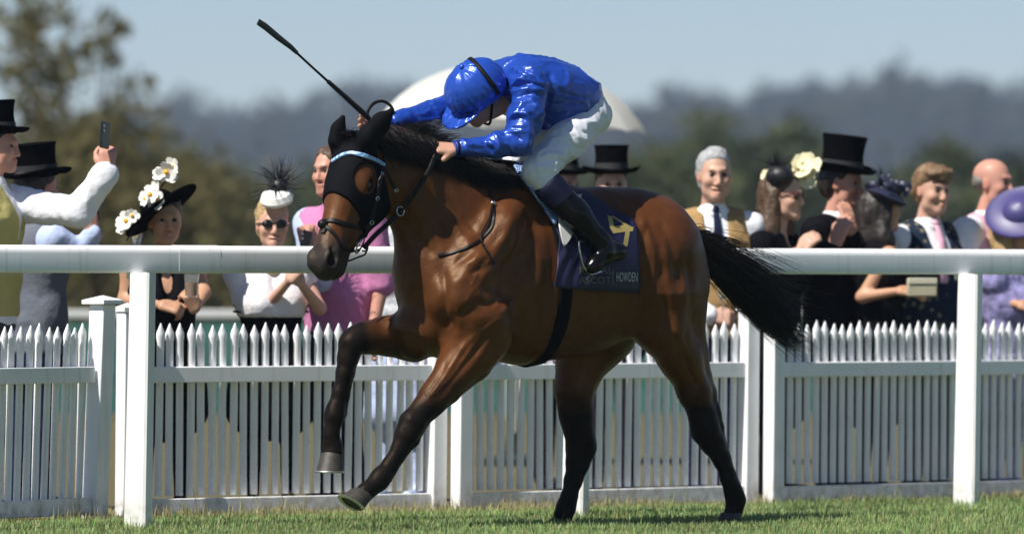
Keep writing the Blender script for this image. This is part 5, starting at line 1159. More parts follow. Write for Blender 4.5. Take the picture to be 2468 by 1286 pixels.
V, Fc = strap_mesh(P, [np.array([0.3, 0.85, 0.3])] * len(P), 0.015, 0.003); link('wrist_loop', mesh('wrist_loop', V, Fc), M_leather, wh)
# ---------------------------------------------------------------- the crowd behind the fence
def cloth(name, col, rough=0.8, noise=(7, 0.10), bump=[(16, 0.5, 0.02)]): return mat(name, col, rough, spec=0.02, noise=noise, bump=bump)
C_white = cloth('white_shirt', (0.78, 0.78, 0.82)); C_black = cloth('black_wool', (0.006, 0.006, 0.008)); C_tan = cloth('tan_waistcoat', (0.34, 0.22, 0.10)); C_grey = cloth('grey_waistcoat', (0.13, 0.145, 0.18)); C_yellow = cloth('yellow_waistcoat', (0.50, 0.44, 0.17))
C_lilac = cloth('pale_blue_shirt', (0.42, 0.50, 0.72)); C_pink = cloth('pink_shirt', (0.52, 0.20, 0.38)); C_palepink = cloth('pale_pink_cloth', (0.72, 0.42, 0.52)); C_navy = cloth('navy_cloth', (0.014, 0.018, 0.05)); C_dark = cloth('charcoal_trousers', (0.018, 0.018, 0.024)); C_grey2 = cloth('dark_grey_trousers', (0.06, 0.065, 0.08))
C_lav = cloth('lavender_dress', (0.30, 0.28, 0.52), noise=(24, 0.5)); C_floral = cloth('floral_dress', (0.50, 0.52, 0.55), noise=(20, 0.5))
C_stripe = cloth('white_knit', (0.74, 0.73, 0.76)); C_pattern = cloth('patterned_waistcoat', (0.022, 0.032, 0.055))
_n, _l, _b = nodes_of(C_pattern); vo = _n.new('ShaderNodeTexVoronoi'); vo.inputs['Scale'].default_value = 22; cr = _n.new('ShaderNodeValToRGB'); tc = _n.new('ShaderNodeTexCoord')
cr.color_ramp.elements[0].position = 0.20; cr.color_ramp.elements[0].color = (0.22, 0.20, 0.12, 1); cr.color_ramp.elements[1].position = 0.34; cr.color_ramp.elements[1].color = (0.018, 0.028, 0.050, 1)
_l.new(tc.outputs['Object'], vo.inputs['Vector']); _l.new(vo.outputs['Distance'], cr.inputs[0]); _l.new(cr.outputs[0], _b.inputs['Base Color'])
M_felt = mat('black_silk_hat', (0.0035, 0.0035, 0.0045), 0.7, spec=0.0); M_glass = mat('clear_glass', (0.9, 0.92, 0.92), 0.03, trans=0.92, spec=0.5); M_shades = mat('sunglasses', (0.008, 0.008, 0.009), 0.1, spec=0.7)
M_phone = mat('phone_black', (0.012, 0.012, 0.014), 0.2); M_teeth = mat('teeth', (0.75, 0.72, 0.66), 0.3); M_petal = mat('white_petals', (0.80, 0.79, 0.74), 0.6); M_pollen = mat('yellow_centre', (0.75, 0.42, 0.03), 0.7); M_cream = mat('cream_petals', (0.78, 0.70, 0.44), 0.6)
M_feather = mat('black_feather', (0.010, 0.010, 0.014), 0.5); M_navyf = mat('navy_net', (0.022, 0.026, 0.055), 0.45); M_purple = mat('purple_sinamay', (0.055, 0.048, 0.17), 0.45, bump=(120, 0.3, 0.002))
H_brown = mat('brown_hair', (0.075, 0.042, 0.022), 0.5, bump=[(60, 0.8, 0.01)]); H_grey = mat('grey_hair', (0.36, 0.36, 0.37), 0.5, bump=[(80, 0.8, 0.01)], noise=(30, 0.2)); H_dark = mat('dark_hair', (0.016, 0.011, 0.009), 0.5, bump=[(60, 0.6, 0.01)]); H_light = mat('light_brown_hair', (0.19, 0.115, 0.055), 0.5, bump=[(60, 0.9, 0.012)], noise=(30, 0.35)); H_blond = mat('blond_hair', (0.42, 0.29, 0.13), 0.5, bump=[(60, 0.8, 0.01)], noise=(24, 0.3))
LIGHT = (0.56, 0.33, 0.24); TAN = (0.46, 0.25, 0.155); RED = (0.52, 0.26, 0.19)

class Person:
    def __init__(s, px, py, Y, yaw, label, skin=LIGHT, pitch=0.0, sc=1.0, width=1.0, arms=None, roll=0.0, group=None, female=False):
        s.Y = Y; s.sc = sc; s.female = female; hc = at(px, py, Y); s.hc = hc; a = R_(yaw)
        s.f = np.array([math.sin(a), -math.cos(a), 0.0]); s.l = np.array([-s.f[1], s.f[0], 0.0]); up = np.array([0, 0, 1.0])
        x = s.f * math.cos(R_(pitch)) - up * math.sin(R_(pitch)); z = up * math.cos(R_(pitch)) + s.f * math.sin(R_(pitch)) + s.l * math.tan(R_(roll))
        s.hf = (frame(x, z), hc)
        nk = hc - s.f * 0.03 * sc - up * 0.10 * sc; s.neck0 = nk; s.c7 = hc - s.f * 0.055 * sc - up * 0.198 * sc
        s.chest = s.c7 - up * 0.16 * sc + s.f * 0.012; s.waist = s.c7 - up * 0.40 * sc + s.f * 0.01; s.hip = s.c7 - up * 0.58 * sc
        w = 0.185 * sc * width * (0.9 if female else 1.0); s.w = w
        s.sh = {1: s.c7 + s.l * w - up * 0.055 * sc, -1: s.c7 - s.l * w - up * 0.055 * sc}
        s.arm = {}
        for sd in (1, -1):
            ar = (arms or {}).get('L' if sd == 1 else 'R')
            if ar is None:
                e = s.sh[sd] + s.l * 0.05 * sd - up * 0.29 * sc - s.f * 0.03; wr = e - up * 0.24 * sc + s.f * 0.07; s.arm[sd] = (e, wr, (wr - e), -s.l * sd, 0.4)
            else:
                e, wr = [at(q[0], q[1], Y + q[2]) for q in ar[:2]]; hd_ = at(*[ar[2][0], ar[2][1], Y + ar[2][2]]) - wr; s.arm[sd] = (e, wr, hd_, np.array(ar[3], float), ar[4])
        s.root = empty('person', (hc[0], hc[1], 0.0)); tag(s.root, label, 'person', group); s.skin = skin
        lo = np.array([min(p[i] for p in [hc] + [q for sd in (1, -1) for q in s.arm[sd][:2]] + [s.sh[1], s.sh[-1]]) for i in range(3)]) - 0.27; hi = np.array([max(p[i] for p in [hc] + [q for sd in (1, -1) for q in s.arm[sd][:2]] + [s.sh[1], s.sh[-1]]) for i in range(3)]) + 0.27
        lo[2] = min(lo[2] + 0.1, s.hip[2] - 0.05); s.lo, s.hi = lo, hi
    def put(s, name, V, Q, m, col=None, parent=None):
        me = mesh(name, np.asarray(V) - np.array([s.hc[0], s.hc[1], 0.0]), Q)
        if col is not None: set_col(me, col)
        return link(name, me, m, parent or s.root)
    def torso(s, f, g=0.0, shw=1.0):
        k = s.sc; fr = (np.stack([s.f, s.l, np.array([0, 0, 1.0])], 1), np.zeros(3)); T = lambda p: fr[0].T @ p
        sy = 0.68 if not s.female else 0.74
        f.cone(T(s.c7 - np.array([0, 0, 0.075 * k])), T(s.chest), 0.095 * k + g, 0.118 * k + g, 0.05, sy, fr)
        f.cone(T(s.chest), T(s.waist), 0.118 * k + g, (0.112 if not s.female else 0.092) * k + g, 0.05, sy, fr)
        f.cone(T(s.waist), T(s.hip), (0.112 if not s.female else 0.092) * k + g, 0.118 * k + g, 0.05, sy, fr)
        for sd in (1, -1): f.cone(s.c7 - np.array([0, 0, 0.03 * k]), s.c7 - np.array([0, 0, 0.03 * k]) + (s.sh[sd] - s.c7 + np.array([0, 0, 0.03 * k])) * shw, 0.050 * k + g, 0.056 * k + g, 0.05)
        if s.female:
            for sd in (1, -1): f.ell(s.chest + s.f * 0.085 * k + s.l * 0.07 * sd * k - np.array([0, 0, 0.04 * k]), np.array([0.062, 0.062, 0.065]) * k + g, 0.05)
    def arms_(s, f, g=0.0, to=1.0, which=(1, -1)):
        k = s.sc * (0.85 if s.female else 1.0)
        for sd in which:
            e, wr, hdv, bk, cu = s.arm[sd]
            if to <= 0.6:
                f.cone(s.sh[sd], s.sh[sd] + (e - s.sh[sd]) * to / 0.6, 0.054 * k + g, 0.047 * k + g, 0.035)
            else:
                f.cone(s.sh[sd], e, 0.054 * k + g, 0.043 * k + g, 0.035); t = (to - 0.6) / 0.4
                f.cone(e, e + (wr - e) * t, 0.043 * k + g, (0.043 + (0.029 - 0.043) * t) * k + g, 0.02)
    def body(s, smile=0.3, h=0.0085):
        f = SDF(s.lo, s.hi, h); k = s.sc
        s.torso(f, -0.012); s.arms_(f, -0.004)
        f.cone(s.c7 + s.f * 0.01, s.neck0 + s.f * 0.012, 0.062 * k * (0.82 if s.female else 1), 0.054 * k * (0.85 if s.female else 1), 0.035); face_prims(f, s.hf, k, smile, 0.9 if s.female else 1.05, s.female)
        for sd in (1, -1):
            e, wr, hdv, bk, cu = s.arm[sd]; n = np.linalg.norm(hdv); side = 1 if np.dot(np.cross(bk, hdv / n), np.array([0, 0, 1.0])) >= 0 else -1
            hand_prims(f, wr, hdv, bk, side, cu, k * (0.92 if s.female else 1.02), 0.05, 0.0015, 0.5)
        V, Q = f.mesh(); s.put('body', V, Q, M_skin, skin_colors(V, s.hf, s.skin, k))
        for sd in (1, -1):                            # eyes
            b = MB().ball(s.hd(0.078, 0.031 * sd, -0.002), (0.0115 * k,) * 3, 8); s.mb(b, 'eye', mat('eye_dark', (0.03, 0.022, 0.018), 0.2))
        if smile > 0.6: s.mb(MB().ball(s.hd(0.083, 0, -0.0765), (0.008, 0.017, 0.0042), 8, Matrix(s.hf[0].tolist())), 'teeth', M_teeth)
    def hd(s, x, y, z): return s.hf[1] + s.hf[0] @ (np.array([x, y, z]) * s.sc)
    def mb(s, b, name, m, parent=None, **kw):
        o = np.array([s.hc[0], s.hc[1], 0.0]); b.V = [tuple(np.array(v) - o) for v in b.V]; return b.build(name, m, parent or s.root, **kw)
    def wear(s, name, m, torso=True, arms=1.0, g=0.010, h=0.012, vneck=None, low=None, which=(1, -1), wr=0.004, top=None):
        f = SDF(s.lo - 0.03, s.hi + 0.03, h)
        if torso: s.torso(f, g, 0.55 if not arms and vneck and top is None else 1.0)
        if arms: s.arms_(f, g + 0.004, arms, which)
        if torso and vneck != 'none':
            if top != 'bare': f.cone(s.c7 + s.f * 0.01 - np.array([0, 0, 0.02]), s.neck0 + s.f * 0.008 + np.array([0, 0, -0.075 * s.sc]), 0.066 * s.sc + g * 0.3, 0.058 * s.sc + g * 0.3, 0.02)
        if vneck and vneck != 'none':
            n, dpt = vneck; a = s.c7 + s.f * 0.125 * s.sc + np.array([0, 0, 0.05]); b = s.c7 + s.f * 0.165 * s.sc - np.array([0, 0, dpt + 0.04]); f.cone(a, b, n + 0.03, 0.010, 0.010, 1.0, None, 'sub')
            f.ell(s.c7 + s.f * 0.05 + np.array([0, 0, 0.10]), (0.10, 0.10, 0.11), 0.02, None, 'sub')
        if low is not None: f.half(s.c7 - np.array([0, 0, low]), (0, 0, -1), 0.01)
        V, Q = f.mesh(); N = vnormals(V, Q); V = V + N * (wr * (vnoise(V, 9) + 0.6 * (1 - 2 * np.abs(vnoise(V * np.array([1, 1, 0.6]), 21)))))[:, None]
        return s.put(name, V, Q, m)
    def legs(s, m, skirt=False, name=None, g=0.012):
        lo = np.array([s.hip[0] - 0.36, s.hip[1] - 0.36, -0.0]); hi = np.array([s.hip[0] + 0.36, s.hip[1] + 0.36, s.hip[2] + 0.16]); f = SDF(lo, hi, 0.016); k = s.sc; fr = (np.stack([s.f, s.l, np.array([0, 0, 1.0])], 1), np.zeros(3)); T = lambda p: fr[0].T @ p
        f.cone(T(s.hip + np.array([0, 0, 0.10 * k])), T(s.hip - np.array([0, 0, 0.04])), 0.115 * k + g, 0.128 * k + g, 0.04, 0.70, fr)
        if skirt: f.cone(T(s.hip), T(np.array([s.hip[0], s.hip[1], 0.48])), 0.13 * k + g, 0.16 * k, 0.04, 0.7, fr)
        for sd in (1, -1):
            a = s.hip + s.l * 0.085 * sd; kn = np.array([a[0], a[1], 0.5 * k]) + s.f * 0.02; an = np.array([a[0], a[1], 0.09]) - s.f * 0.01
            f.cone(a, kn, 0.085 * k, (0.062 if not skirt else 0.05) * k, 0.03); f.cone(kn, an, (0.062 if not skirt else 0.05) * k, (0.055 if not skirt else 0.034) * k, 0.02); f.cone(an - np.array([0, 0, 0.05]), an - np.array([0, 0, 0.055]) + s.f * 0.15, 0.036, 0.03, 0.02)
        V, Q = f.mesh(); V = V + vnormals(V, Q) * (0.005 * vnoise(V, 10))[:, None]; s.put(name or ('skirt' if skirt else 'trousers'), V, Q, m)
    def hair(s, m, style='short', h=0.0085):
        k = s.sc; f = SDF(s.hc - np.array([0.24, 0.24, 0.52 if style == 'long' else 0.24]), s.hc + 0.24, h)
        if style == 'bald':
            f.ell(np.array((-0.030, 0, 0.005)) * k, np.array((0.086, 0.0765, 0.058)) * k, 0.02, s.hf); f.half((0.0, 0, 0.02), (1.0, 0, 0.35), 0.01, s.hf)
        else:
            f.ell(np.array((-0.018, 0, 0.046)) * k, np.array((0.104, 0.082, 0.086)) * k, 0.02, s.hf)
            f.ell(np.array((-0.055, 0, -0.01)) * k, np.array((0.066, 0.076, 0.075)) * k, 0.03, s.hf)
            f.half((0.052, 0, 0.042), (1.0, 0, -0.75), 0.012, s.hf)
            if style == 'mop': f.ell(np.array((0.055, 0, 0.085)) * k, np.array((0.060, 0.082, 0.036)) * k, 0.02, s.hf); f.ell(np.array((0.085, 0.02, 0.055)) * k, np.array((0.022, 0.06, 0.022)) * k, 0.02, s.hf)
            f.ell(np.array((0.085, 0, -0.03)) * k, np.array((0.085, 0.085, 0.075)) * k, 0.01, s.hf, 'sub') if style != 'mop' else f.ell(np.array((0.085, 0, -0.045)) * k, np.array((0.085, 0.085, 0.065)) * k, 0.01, s.hf, 'sub')
            if style == 'long':
                for sd in (1, -1):
                    a = s.hd(-0.03, 0.062 * sd, 0.02); b = s.hd(-0.035, 0.080 * sd, -0.16); c = s.hd(-0.02, 0.085 * sd, -0.34); f.cone(a, b, 0.044, 0.048, 0.03); f.cone(b, c, 0.048, 0.030, 0.03)
                f.cone(s.hd(-0.07, 0, 0), s.hd(-0.10, 0, -0.30), 0.070, 0.055, 0.04)
        V, Q = f.mesh(); N = vnormals(V, Q); V = V + N * (0.007 * vnoise(V * np.array([1, 1, 0.45]), 42) + 0.006 * vnoise(V, 16))[:, None]; return s.put('hair', V, Q, m)
    def tophat(s, tilt=0.0, band=True, hh=0.150, sc=1.0):
        Rm = Matrix(s.hf[0].tolist()).to_4x4() @ Matrix.Rotation(R_(tilt), 4, 'Y'); M = Matrix.Translation(Vector(s.hd(-0.008, 0, 0.062))) @ Rm
        k = s.sc * sc
        b = MB(); prof = [(0.090, -0.01), (0.092, 0.0), (0.088, 0.04), (0.086, 0.08), (0.090, 0.125), (0.096, hh - 0.004), (0.092, hh), (0.0, hh + 0.002)]
        b.lathe([(r * k, z * k) for r, z in prof], 28, M, 1.10, 0.93); o = s.mb(b, 'top_hat', M_felt)
        r = MB(); prof2 = [(0.088, -0.004), (0.120, -0.008), (0.140, -0.002), (0.148, 0.008), (0.146, 0.012), (0.138, 0.005), (0.118, 0.0), (0.088, 0.006)]
        V = []; n = 36
        for (rr, z) in prof2:
            for q in range(n):
                a = 2 * math.pi * q / n; lift = 0.020 * (abs(math.sin(a)) ** 2) * max(0, (rr - 0.1) / 0.045); V.append(M @ Vector((rr * k * 1.12 * math.cos(a), rr * k * 0.98 * math.sin(a), (z + lift) * k)))
        r.add(V, [(i * n + q, i * n + (q + 1) % n, (i + 1) * n + (q + 1) % n, (i + 1) * n + q) for i in range(len(prof2) - 1) for q in range(n)]); s.mb(r, 'brim', M_felt, o)
        if band: s.mb(MB().lathe([(0.0925 * k, 0.006 * k), (0.0915 * k, 0.045 * k)], 28, M, 1.10, 0.93), 'hat_band', mat('hat_ribbon', (0.02, 0.02, 0.022), 0.8), o)
    def shades(s, m=None):
        m = m or M_shades
        for sd in (1, -1):
            s.mb(MB().ball(s.hd(0.090, 0.032 * sd, 0.0), (0.012, 0.031, 0.022), 12, Matrix(s.hf[0].tolist())), 'sunglasses_lens', m)
            s.mb(MB().tube([s.hd(0.094, 0.052 * sd, 0.004), s.hd(0.03, 0.078 * sd, 0.004), s.hd(-0.01, 0.080 * sd, 0.0)], 0.0035, 5), 'sunglasses_arm', m)
        s.mb(MB().tube([s.hd(0.100, 0.012, 0.004), s.hd(0.100, -0.012, 0.004)], 0.004, 5), 'sunglasses_bridge', m)
    def tie(s, m, ln=0.36, wd=0.034, off=0.145):
        P = [s.c7 + s.f * (off - 0.055) + np.array([0, 0, 0.03]), s.c7 + s.f * off - np.array([0, 0, 0.08]), s.c7 + s.f * (off + 0.012) - np.array([0, 0, 0.20]), s.c7 + s.f * (off + 0.006) - np.array([0, 0, ln])]
        P = smooth_poly(P, 4); V, Fc = strap_mesh(P, [s.f + np.array([0, 0, 0.2])] * len(P), np.linspace(wd * 0.8, wd * 2.0, len(P)), 0.010); s.put('tie', V, Fc, m); s.mb(MB().ball(P[0], (0.022, 0.022, 0.026), 8), 'tie_knot', m)
    def collar(s, m):
        for sd in (1, -1):
            a = s.neck0 - np.array([0, 0, 0.082 * s.sc]); P = [a + s.f * (0.070 * math.cos(t)) + s.l * sd * 0.066 * math.sin(t) + np.array([0, 0, 0.020 - 0.045 * max(0, math.cos(t))]) for t in np.linspace(0.12, 2.6, 9)]
            V, Fc = strap_mesh(P, [(p - a) for p in P], 0.046, 0.005); s.put('collar', V, Fc, m)
def flower(p, hat, names, mats_, c, n, r, k=6):
    b_pet, b_cen = MB(), MB()
    n = np.asarray(n, float); n /= np.linalg.norm(n); a = np.cross(n, [0.2, 0.1, 1]); a /= np.linalg.norm(a); b = np.cross(n, a)
    for i in range(k):
        t = 2 * math.pi * i / k + RNG.uniform(-.2, .2); d = a * math.cos(t) + b * math.sin(t); e = np.cross(n, d); L = r * RNG.uniform(0.85, 1.1)
        V = [c + d * L * u + e * w_ * L + n * L * (0.25 * u * u + 0.05) for u, w_ in ((0.08, -0.08), (0.45, -0.36), (0.85, -0.34), (1.0, 0), (0.85, 0.34), (0.45, 0.36), (0.08, 0.08))]; V2 = [v - n * 0.004 for v in V]
        b_pet.add(V + V2, [(0, 1, 2, 3, 4, 5, 6), (13, 12, 11, 10, 9, 8, 7)] + [(i_, 7 + i_, 7 + (i_ + 1) % 7, (i_ + 1) % 7) for i_ in range(7)])
    b_cen.ball(c + n * r * 0.1, r * 0.26, 8)
    o = p.mb(b_pet, names[0], mats_[0], hat, smooth=False); p.mb(b_cen, names[1], mats_[1], o) if r > 0.045 else p.mb(b_cen, names[1], mats_[1], o)
def feathers(c, n, L, spread, up):
    out = []
    for i in range(n):
        d = np.asarray(up, float) + RNG.normal(0, spread, 3); d /= np.linalg.norm(d); l = L * RNG.uniform(0.5, 1.0); t = np.linspace(0, 1, 7)[:, None]; side = np.cross(d, RNG.normal(size=3)); out.append(c + d * l * t + side * 0.25 * l * t ** 2)
    return out
def phone(px, py, Y, label, rz=0.2, tilt=8, sz=(0.072, 0.009, 0.148)):
    o = empty('phone', tuple(at(px, py, Y)), R_(rz)); tag(o, label, 'phone'); tl = Matrix.Rotation(R_(tilt), 3, 'Y')
    MB().box((0, 0, 0), sz, 0, tl).build('case', M_phone, o, bevel=0.004)
    MB().box((0, sz[1] * 0.55, 0), (sz[0] * 0.92, 0.001, sz[2] * 0.94), 0, tl).build('screen', mat('phone_glass', (0.03, 0.035, 0.04), 0.08), o)
    for dz in (0.045, 0.022): MB().ball((-0.02 + 0.0, -sz[1] * 0.6, dz), (0.008, 0.003, 0.008), 8).build('camera_lens', M_metal, o)
    return o
def wineglass(px, py, Y, label, drink=(0.75, 0.55, 0.12), tall=True, sc=1.0):
    o = empty('champagne_glass' if tall else 'drink_glass', tuple(at(px, py, Y))); tag(o, label, 'glass')
    if tall:
        MB().lathe([(0.030 * sc, 0.0), (0.004, 0.004), (0.004, 0.085 * sc), (0.018 * sc, 0.105 * sc), (0.026 * sc, 0.15 * sc), (0.026 * sc, 0.20 * sc), (0.024 * sc, 0.20 * sc), (0.016 * sc, 0.11 * sc), (0.0, 0.10 * sc)], 16).build('bowl_and_stem', M_glass, o)
        MB().lathe([(0.004, 0.108 * sc), (0.020 * sc, 0.14 * sc), (0.021 * sc, 0.165 * sc), (0.0, 0.166 * sc)], 14).build('drink', mat('drink_' + label[:9].replace(' ', '_'), drink, 0.1, spec=0.5, emit=None), o)
    else:
        MB().lathe([(0.030, 0.0), (0.036, 0.11), (0.034, 0.11), (0.028, 0.006), (0.0, 0.006)], 16).build('tumbler', M_glass, o); MB().lathe([(0.027, 0.008), (0.031, 0.07), (0.0, 0.071)], 14).build('drink', mat('drink_amber', drink, 0.1), o)

Z = (0, 0, 1)
# 1 man with the raised phone, cut by the picture edge
p = Person(-8, 352, 32.35, 78, 'man in black top hat and yellow waistcoat raising a phone in white shirt sleeve', RED, arms={'L': ((188, 512, -0.05), (258, 412, -0.10), (262, 352, -0.12), (0.1, -0.9, 0.1), 0.55), 'R': ((-110, 610, -.1), (-60, 680, -.15), (-40, 710, -.18), (0, -1, .1), 0.5)})
p.body(0.3); p.wear('shirt', C_white, True, 0.97, 0.026, wr=0.007); p.wear('waistcoat', C_yellow, True, 0, 0.036, vneck=(0.05, 0.22), low=0.60); p.legs(C_grey2); p.hair(H_dark); p.tophat(-4); p.collar(C_white)
phone(253, 326, 32.22, "black phone held high in the white sleeved man's hand", 62, 6, (0.072, 0.012, 0.125))
# 2 man seen from behind with second phone
p = Person(92, 452, 33.1, 132, 'man in black top hat and grey waistcoat turned away holding a phone low', RED, arms={'R': ((196, 610, -.12), (224, 560, -.15), (238, 505, -.16), (0.6, -0.5, 0.2), 0.6)}, width=1.05)
p.body(0); p.wear('shirt', C_lilac, True, 0.96, 0.014); p.wear('waistcoat', C_grey, True, 0, 0.024, vneck='none', low=0.60); p.legs(C_navy); p.hair(H_dark); p.tophat(-6, sc=1.08, hh=0.140); p.collar(C_white)
s_ = p.arm[-1][1]; p.mb(MB().tube([s_ - (p.arm[-1][2]) * 0.16, s_ + p.arm[-1][2] * 0.02], 0.036, 14), 'watch_strap', M_band)
phone(226, 505, 33.0, "dark phone in the turned away man's fingers", 40, -8, (0.055, 0.010, 0.11))
wineglass(330, 640, 33.6, 'stemmed glass standing up behind the rail between the two left groups', (0.7, 0.6, 0.4), True)
# 3 woman with the daisy hat
p = Person(398, 530, 33.0, 14, 'woman in black dress and tilted black hat with white daisies holding a drink', TAN, arms={'R': ((300, 722, 0.0), (392, 735, -0.22), (440, 738, -.26), (0, -0.7, 0.7), 0.7), 'L': ((492, 705, 0.0), (470, 745, -.18), (462, 700, -.24), (0.6, -0.8, 0), 0.75)}, female=True, sc=0.97)
p.body(0.75); p.wear('dress', C_black, True, 0, 0.012, vneck=(0.055, 0.17)); p.legs(C_black, True); p.hair(H_brown, 'short')
Rm = (Matrix.Rotation(R_(-36), 3, 'Y') @ Matrix.Rotation(R_(-12), 3, 'X')).to_4x4(); M = Matrix.Translation(Vector(at(392, 512, 32.98))) @ Rm
hat = p.mb(MB().lathe([(0.095, 0.0), (0.092, 0.05), (0.075, 0.085), (0.0, 0.092)], 24, M), 'hat', M_felt); p.mb(MB().lathe([(0.090, 0.006), (0.16, 0.0), (0.205, 0.010), (0.206, 0.016), (0.16, 0.008), (0.090, 0.012)], 36, M, 1.0, 0.85), 'brim', M_felt, hat)
for (fx, fy, r) in ((305, 532, 0.052), (295, 545, 0.044), (318, 520, 0.036), (362, 470, 0.052), (378, 482, 0.050), (350, 480, 0.04), (372, 452, 0.036), (402, 414, 0.055), (416, 402, 0.046), (386, 420, 0.038), (414, 428, 0.036)):
    flower(p, hat, ('daisy', 'daisy_centre'), (M_petal, M_pollen), at(fx, fy, 32.86 + RNG.uniform(-.03, .03)), (RNG.normal(-0.3, .4), -1, RNG.normal(0.3, .3)), r)
for (q0, q1) in (((370, 500), (305, 580)), ((385, 470), (410, 425)), ((360, 520), (330, 545))): p.mb(MB().tube([at(q0[0], q0[1], 32.95), at((q0[0] + q1[0]) / 2 - 8, (q0[1] + q1[1]) / 2, 32.9), at(q1[0], q1[1], 32.9)], 0.004, 5), 'flower_stem', M_feather, hat)
wineglass(462, 716, 32.72, 'amber drink in a tumbler held by the woman in black', (0.55, 0.20, 0.04), False)
# 4 clapping woman
p = Person(656, 540, 33.2, 10, 'smiling woman in white top and sunglasses clapping, white headpiece with black feathers', LIGHT, arms={'R': ((634, 748, -.02), (700, 672, -.24), (722, 640, -.27), (-0.5, -0.8, 0.2), 0.15), 'L': ((770, 742, 0.02), (722, 680, -.22), (728, 640, -.25), (0.7, -0.6, 0.2), 0.15)}, female=True, sc=0.96)
p.body(0.9); p.wear('skirt_waist', C_black, True, 0, 0.008, vneck=(0.08, 0.2)); p.wear('top', C_stripe, True, 0, 0.016, vneck=(0.05, 0.10), low=0.255, top='full'); p.legs(C_black, True); p.hair(H_blond, 'short'); p.shades()
for dz in (0.170, 0.200, 0.230):
    q = p.c7 - np.array([0, 0, dz]); p.mb(MB().tube([q + p.f * (0.012 + 0.136 * math.cos(t)) + p.l * 0.180 * math.sin(t) for t in np.linspace(0, 6.2832, 33)], 0.0055, 5, False), 'stripe', C_black)
p.mb(MB().tube([p.c7 + p.f * (0.085 * math.cos(t) + 0.02) + p.l * 0.075 * math.sin(t) + np.array([0, 0, -0.045 * math.cos(t) - 0.0]) for t in np.linspace(-1.9, 1.9, 17)], 0.008, 6), 'necklace', mat('gold_bead', (0.6, 0.42, 0.15), 0.35, 0.6))
Rm = Matrix.Rotation(R_(-8), 3, 'Y').to_4x4() @ Matrix.Rotation(R_(26), 3, 'X').to_4x4(); M = Matrix.Translation(Vector(at(667, 478, 33.10))) @ Rm
hp2 = p.mb(MB().lathe([(0.0, -0.02), (0.075, -0.018), (0.082, 0.0), (0.070, 0.026), (0.035, 0.042), (0.0, 0.045)], 24, M), 'headpiece', M_petal)
V, Q = strands_mesh(feathers(at(672, 452, 33.1), 90, 0.165, 0.75, (0, 0, 0.7)), 0.0030, 0.3); p.put('feathers', V, Q, M_feather, None, hp2); p.mb(MB().ball(at(672, 448, 33.1), (0.052, 0.045, 0.040), 12), 'feather_puff', M_feather, hp2)
# 5 man in pink shirt behind the horse's head
p = Person(800, 412, 33.5, -42, 'man in pink and pale blue shirt with a phone behind the horse hood', RED, arms={'R': ((768, 668, -.1), (742, 600, -.22), (738, 570, -.24), (0, -1, 0.1), 0.6)}, width=1.1)
p.body(0.2); p.wear('shirt', C_pink, True, 0.60, 0.018); p.wear('sleeve', C_lilac, False, 0.72, 0.026, which=(-1,)); p.legs(C_navy); p.hair(H_brown, 'short')
phone(736, 585, 33.25, 'dark phone held up by the pink shirted man behind the horse', 30, 14, (0.05, 0.010, 0.12))
# 6 person in pale floral clothes glimpsed under the horse's throat
p = Person(958, 470, 34.4, -20, 'person in pale floral dress glimpsed between hood and chest of the horse', LIGHT, female=True)
p.body(0.4); p.wear('dress', C_floral, True, 0.5, 0.014); p.legs(C_lilac, True); p.hair(H_light, 'long')
# 7, 8 hats over the horse's back
p = Person(1474, 444, 35.6, 6, "man in tall black top hat looking over the horse's quarters", LIGHT); p.body(0.2); p.wear('coat', C_black, True, 0.97, 0.02, vneck=(0.05, 0.3)); p.wear('shirt', C_white, True, 0, 0.010); p.legs(C_dark); p.hair(H_brown); p.tophat(0, sc=1.04, hh=0.135); p.collar(C_white)
p = Person(1356, 446, 36.4, 40, 'man in black top hat mostly hidden behind the jockey\'s knee', LIGHT); p.body(0.2); p.wear('coat', C_black, True, 0.97, 0.02); p.legs(C_dark); p.hair(H_brown); p.tophat(0, hh=0.10)
# 9 grey-haired man
p = Person(1722, 420, 34.9, 10, 'smiling grey haired man in tan waistcoat, white shirt and navy tie', LIGHT, pitch=2, sc=1.07, arms={'R': ((1648, 720, -.05), (1712, 762, -.22), (1742, 752, -.28), (0.1, -0.9, 0.4), 0.75)})
p.body(1.0); p.wear('shirt', C_white, True, 0.97, 0.014); p.wear('waistcoat', C_tan, True, 0, 0.024, vneck=(0.060, 0.26), low=0.62); p.legs(C_navy); p.hair(H_grey); p.tie(C_navy, 0.30); p.collar(C_white)
wineglass(1742, 768, 34.60, 'champagne flute in the grey haired man\'s hand by the tail', (0.72, 0.55, 0.10), True)
# 10 brunette in profile
p = Person(1888, 472, 35.05, 62, 'long haired brunette in sunglasses with black and cream flower headpiece', LIGHT, female=True, sc=1.0, arms={'L': ((1880, 690, -.02), (1930, 610, -.14), (1945, 575, -.18), (-0.4, -0.8, 0.2), 0.35), 'R': ((1840, 690, -.2), (1905, 640, -.26), (1940, 600, -.28), (0, -0.9, 0.3), 0.35)})
p.body(0.5); p.wear('jacket', C_black, True, 0.95, 0.016, vneck=(0.05, 0.22)); p.legs(C_black, True); p.hair(H_brown, 'long'); p.shades(mat('red_sunglasses', (0.10, 0.03, 0.02), 0.15))
hb = p.mb(MB().ball(at(1880, 424, 35.0), (0.075, 0.07, 0.055), 14), 'headpiece', M_feather)
V, Q = strands_mesh(feathers(at(1876, 412, 35.0), 46, 0.12, 0.7, (-0.2, 0, 0.8)), 0.004, 0.4); p.put('feathers', V, Q, M_feather, None, hb)
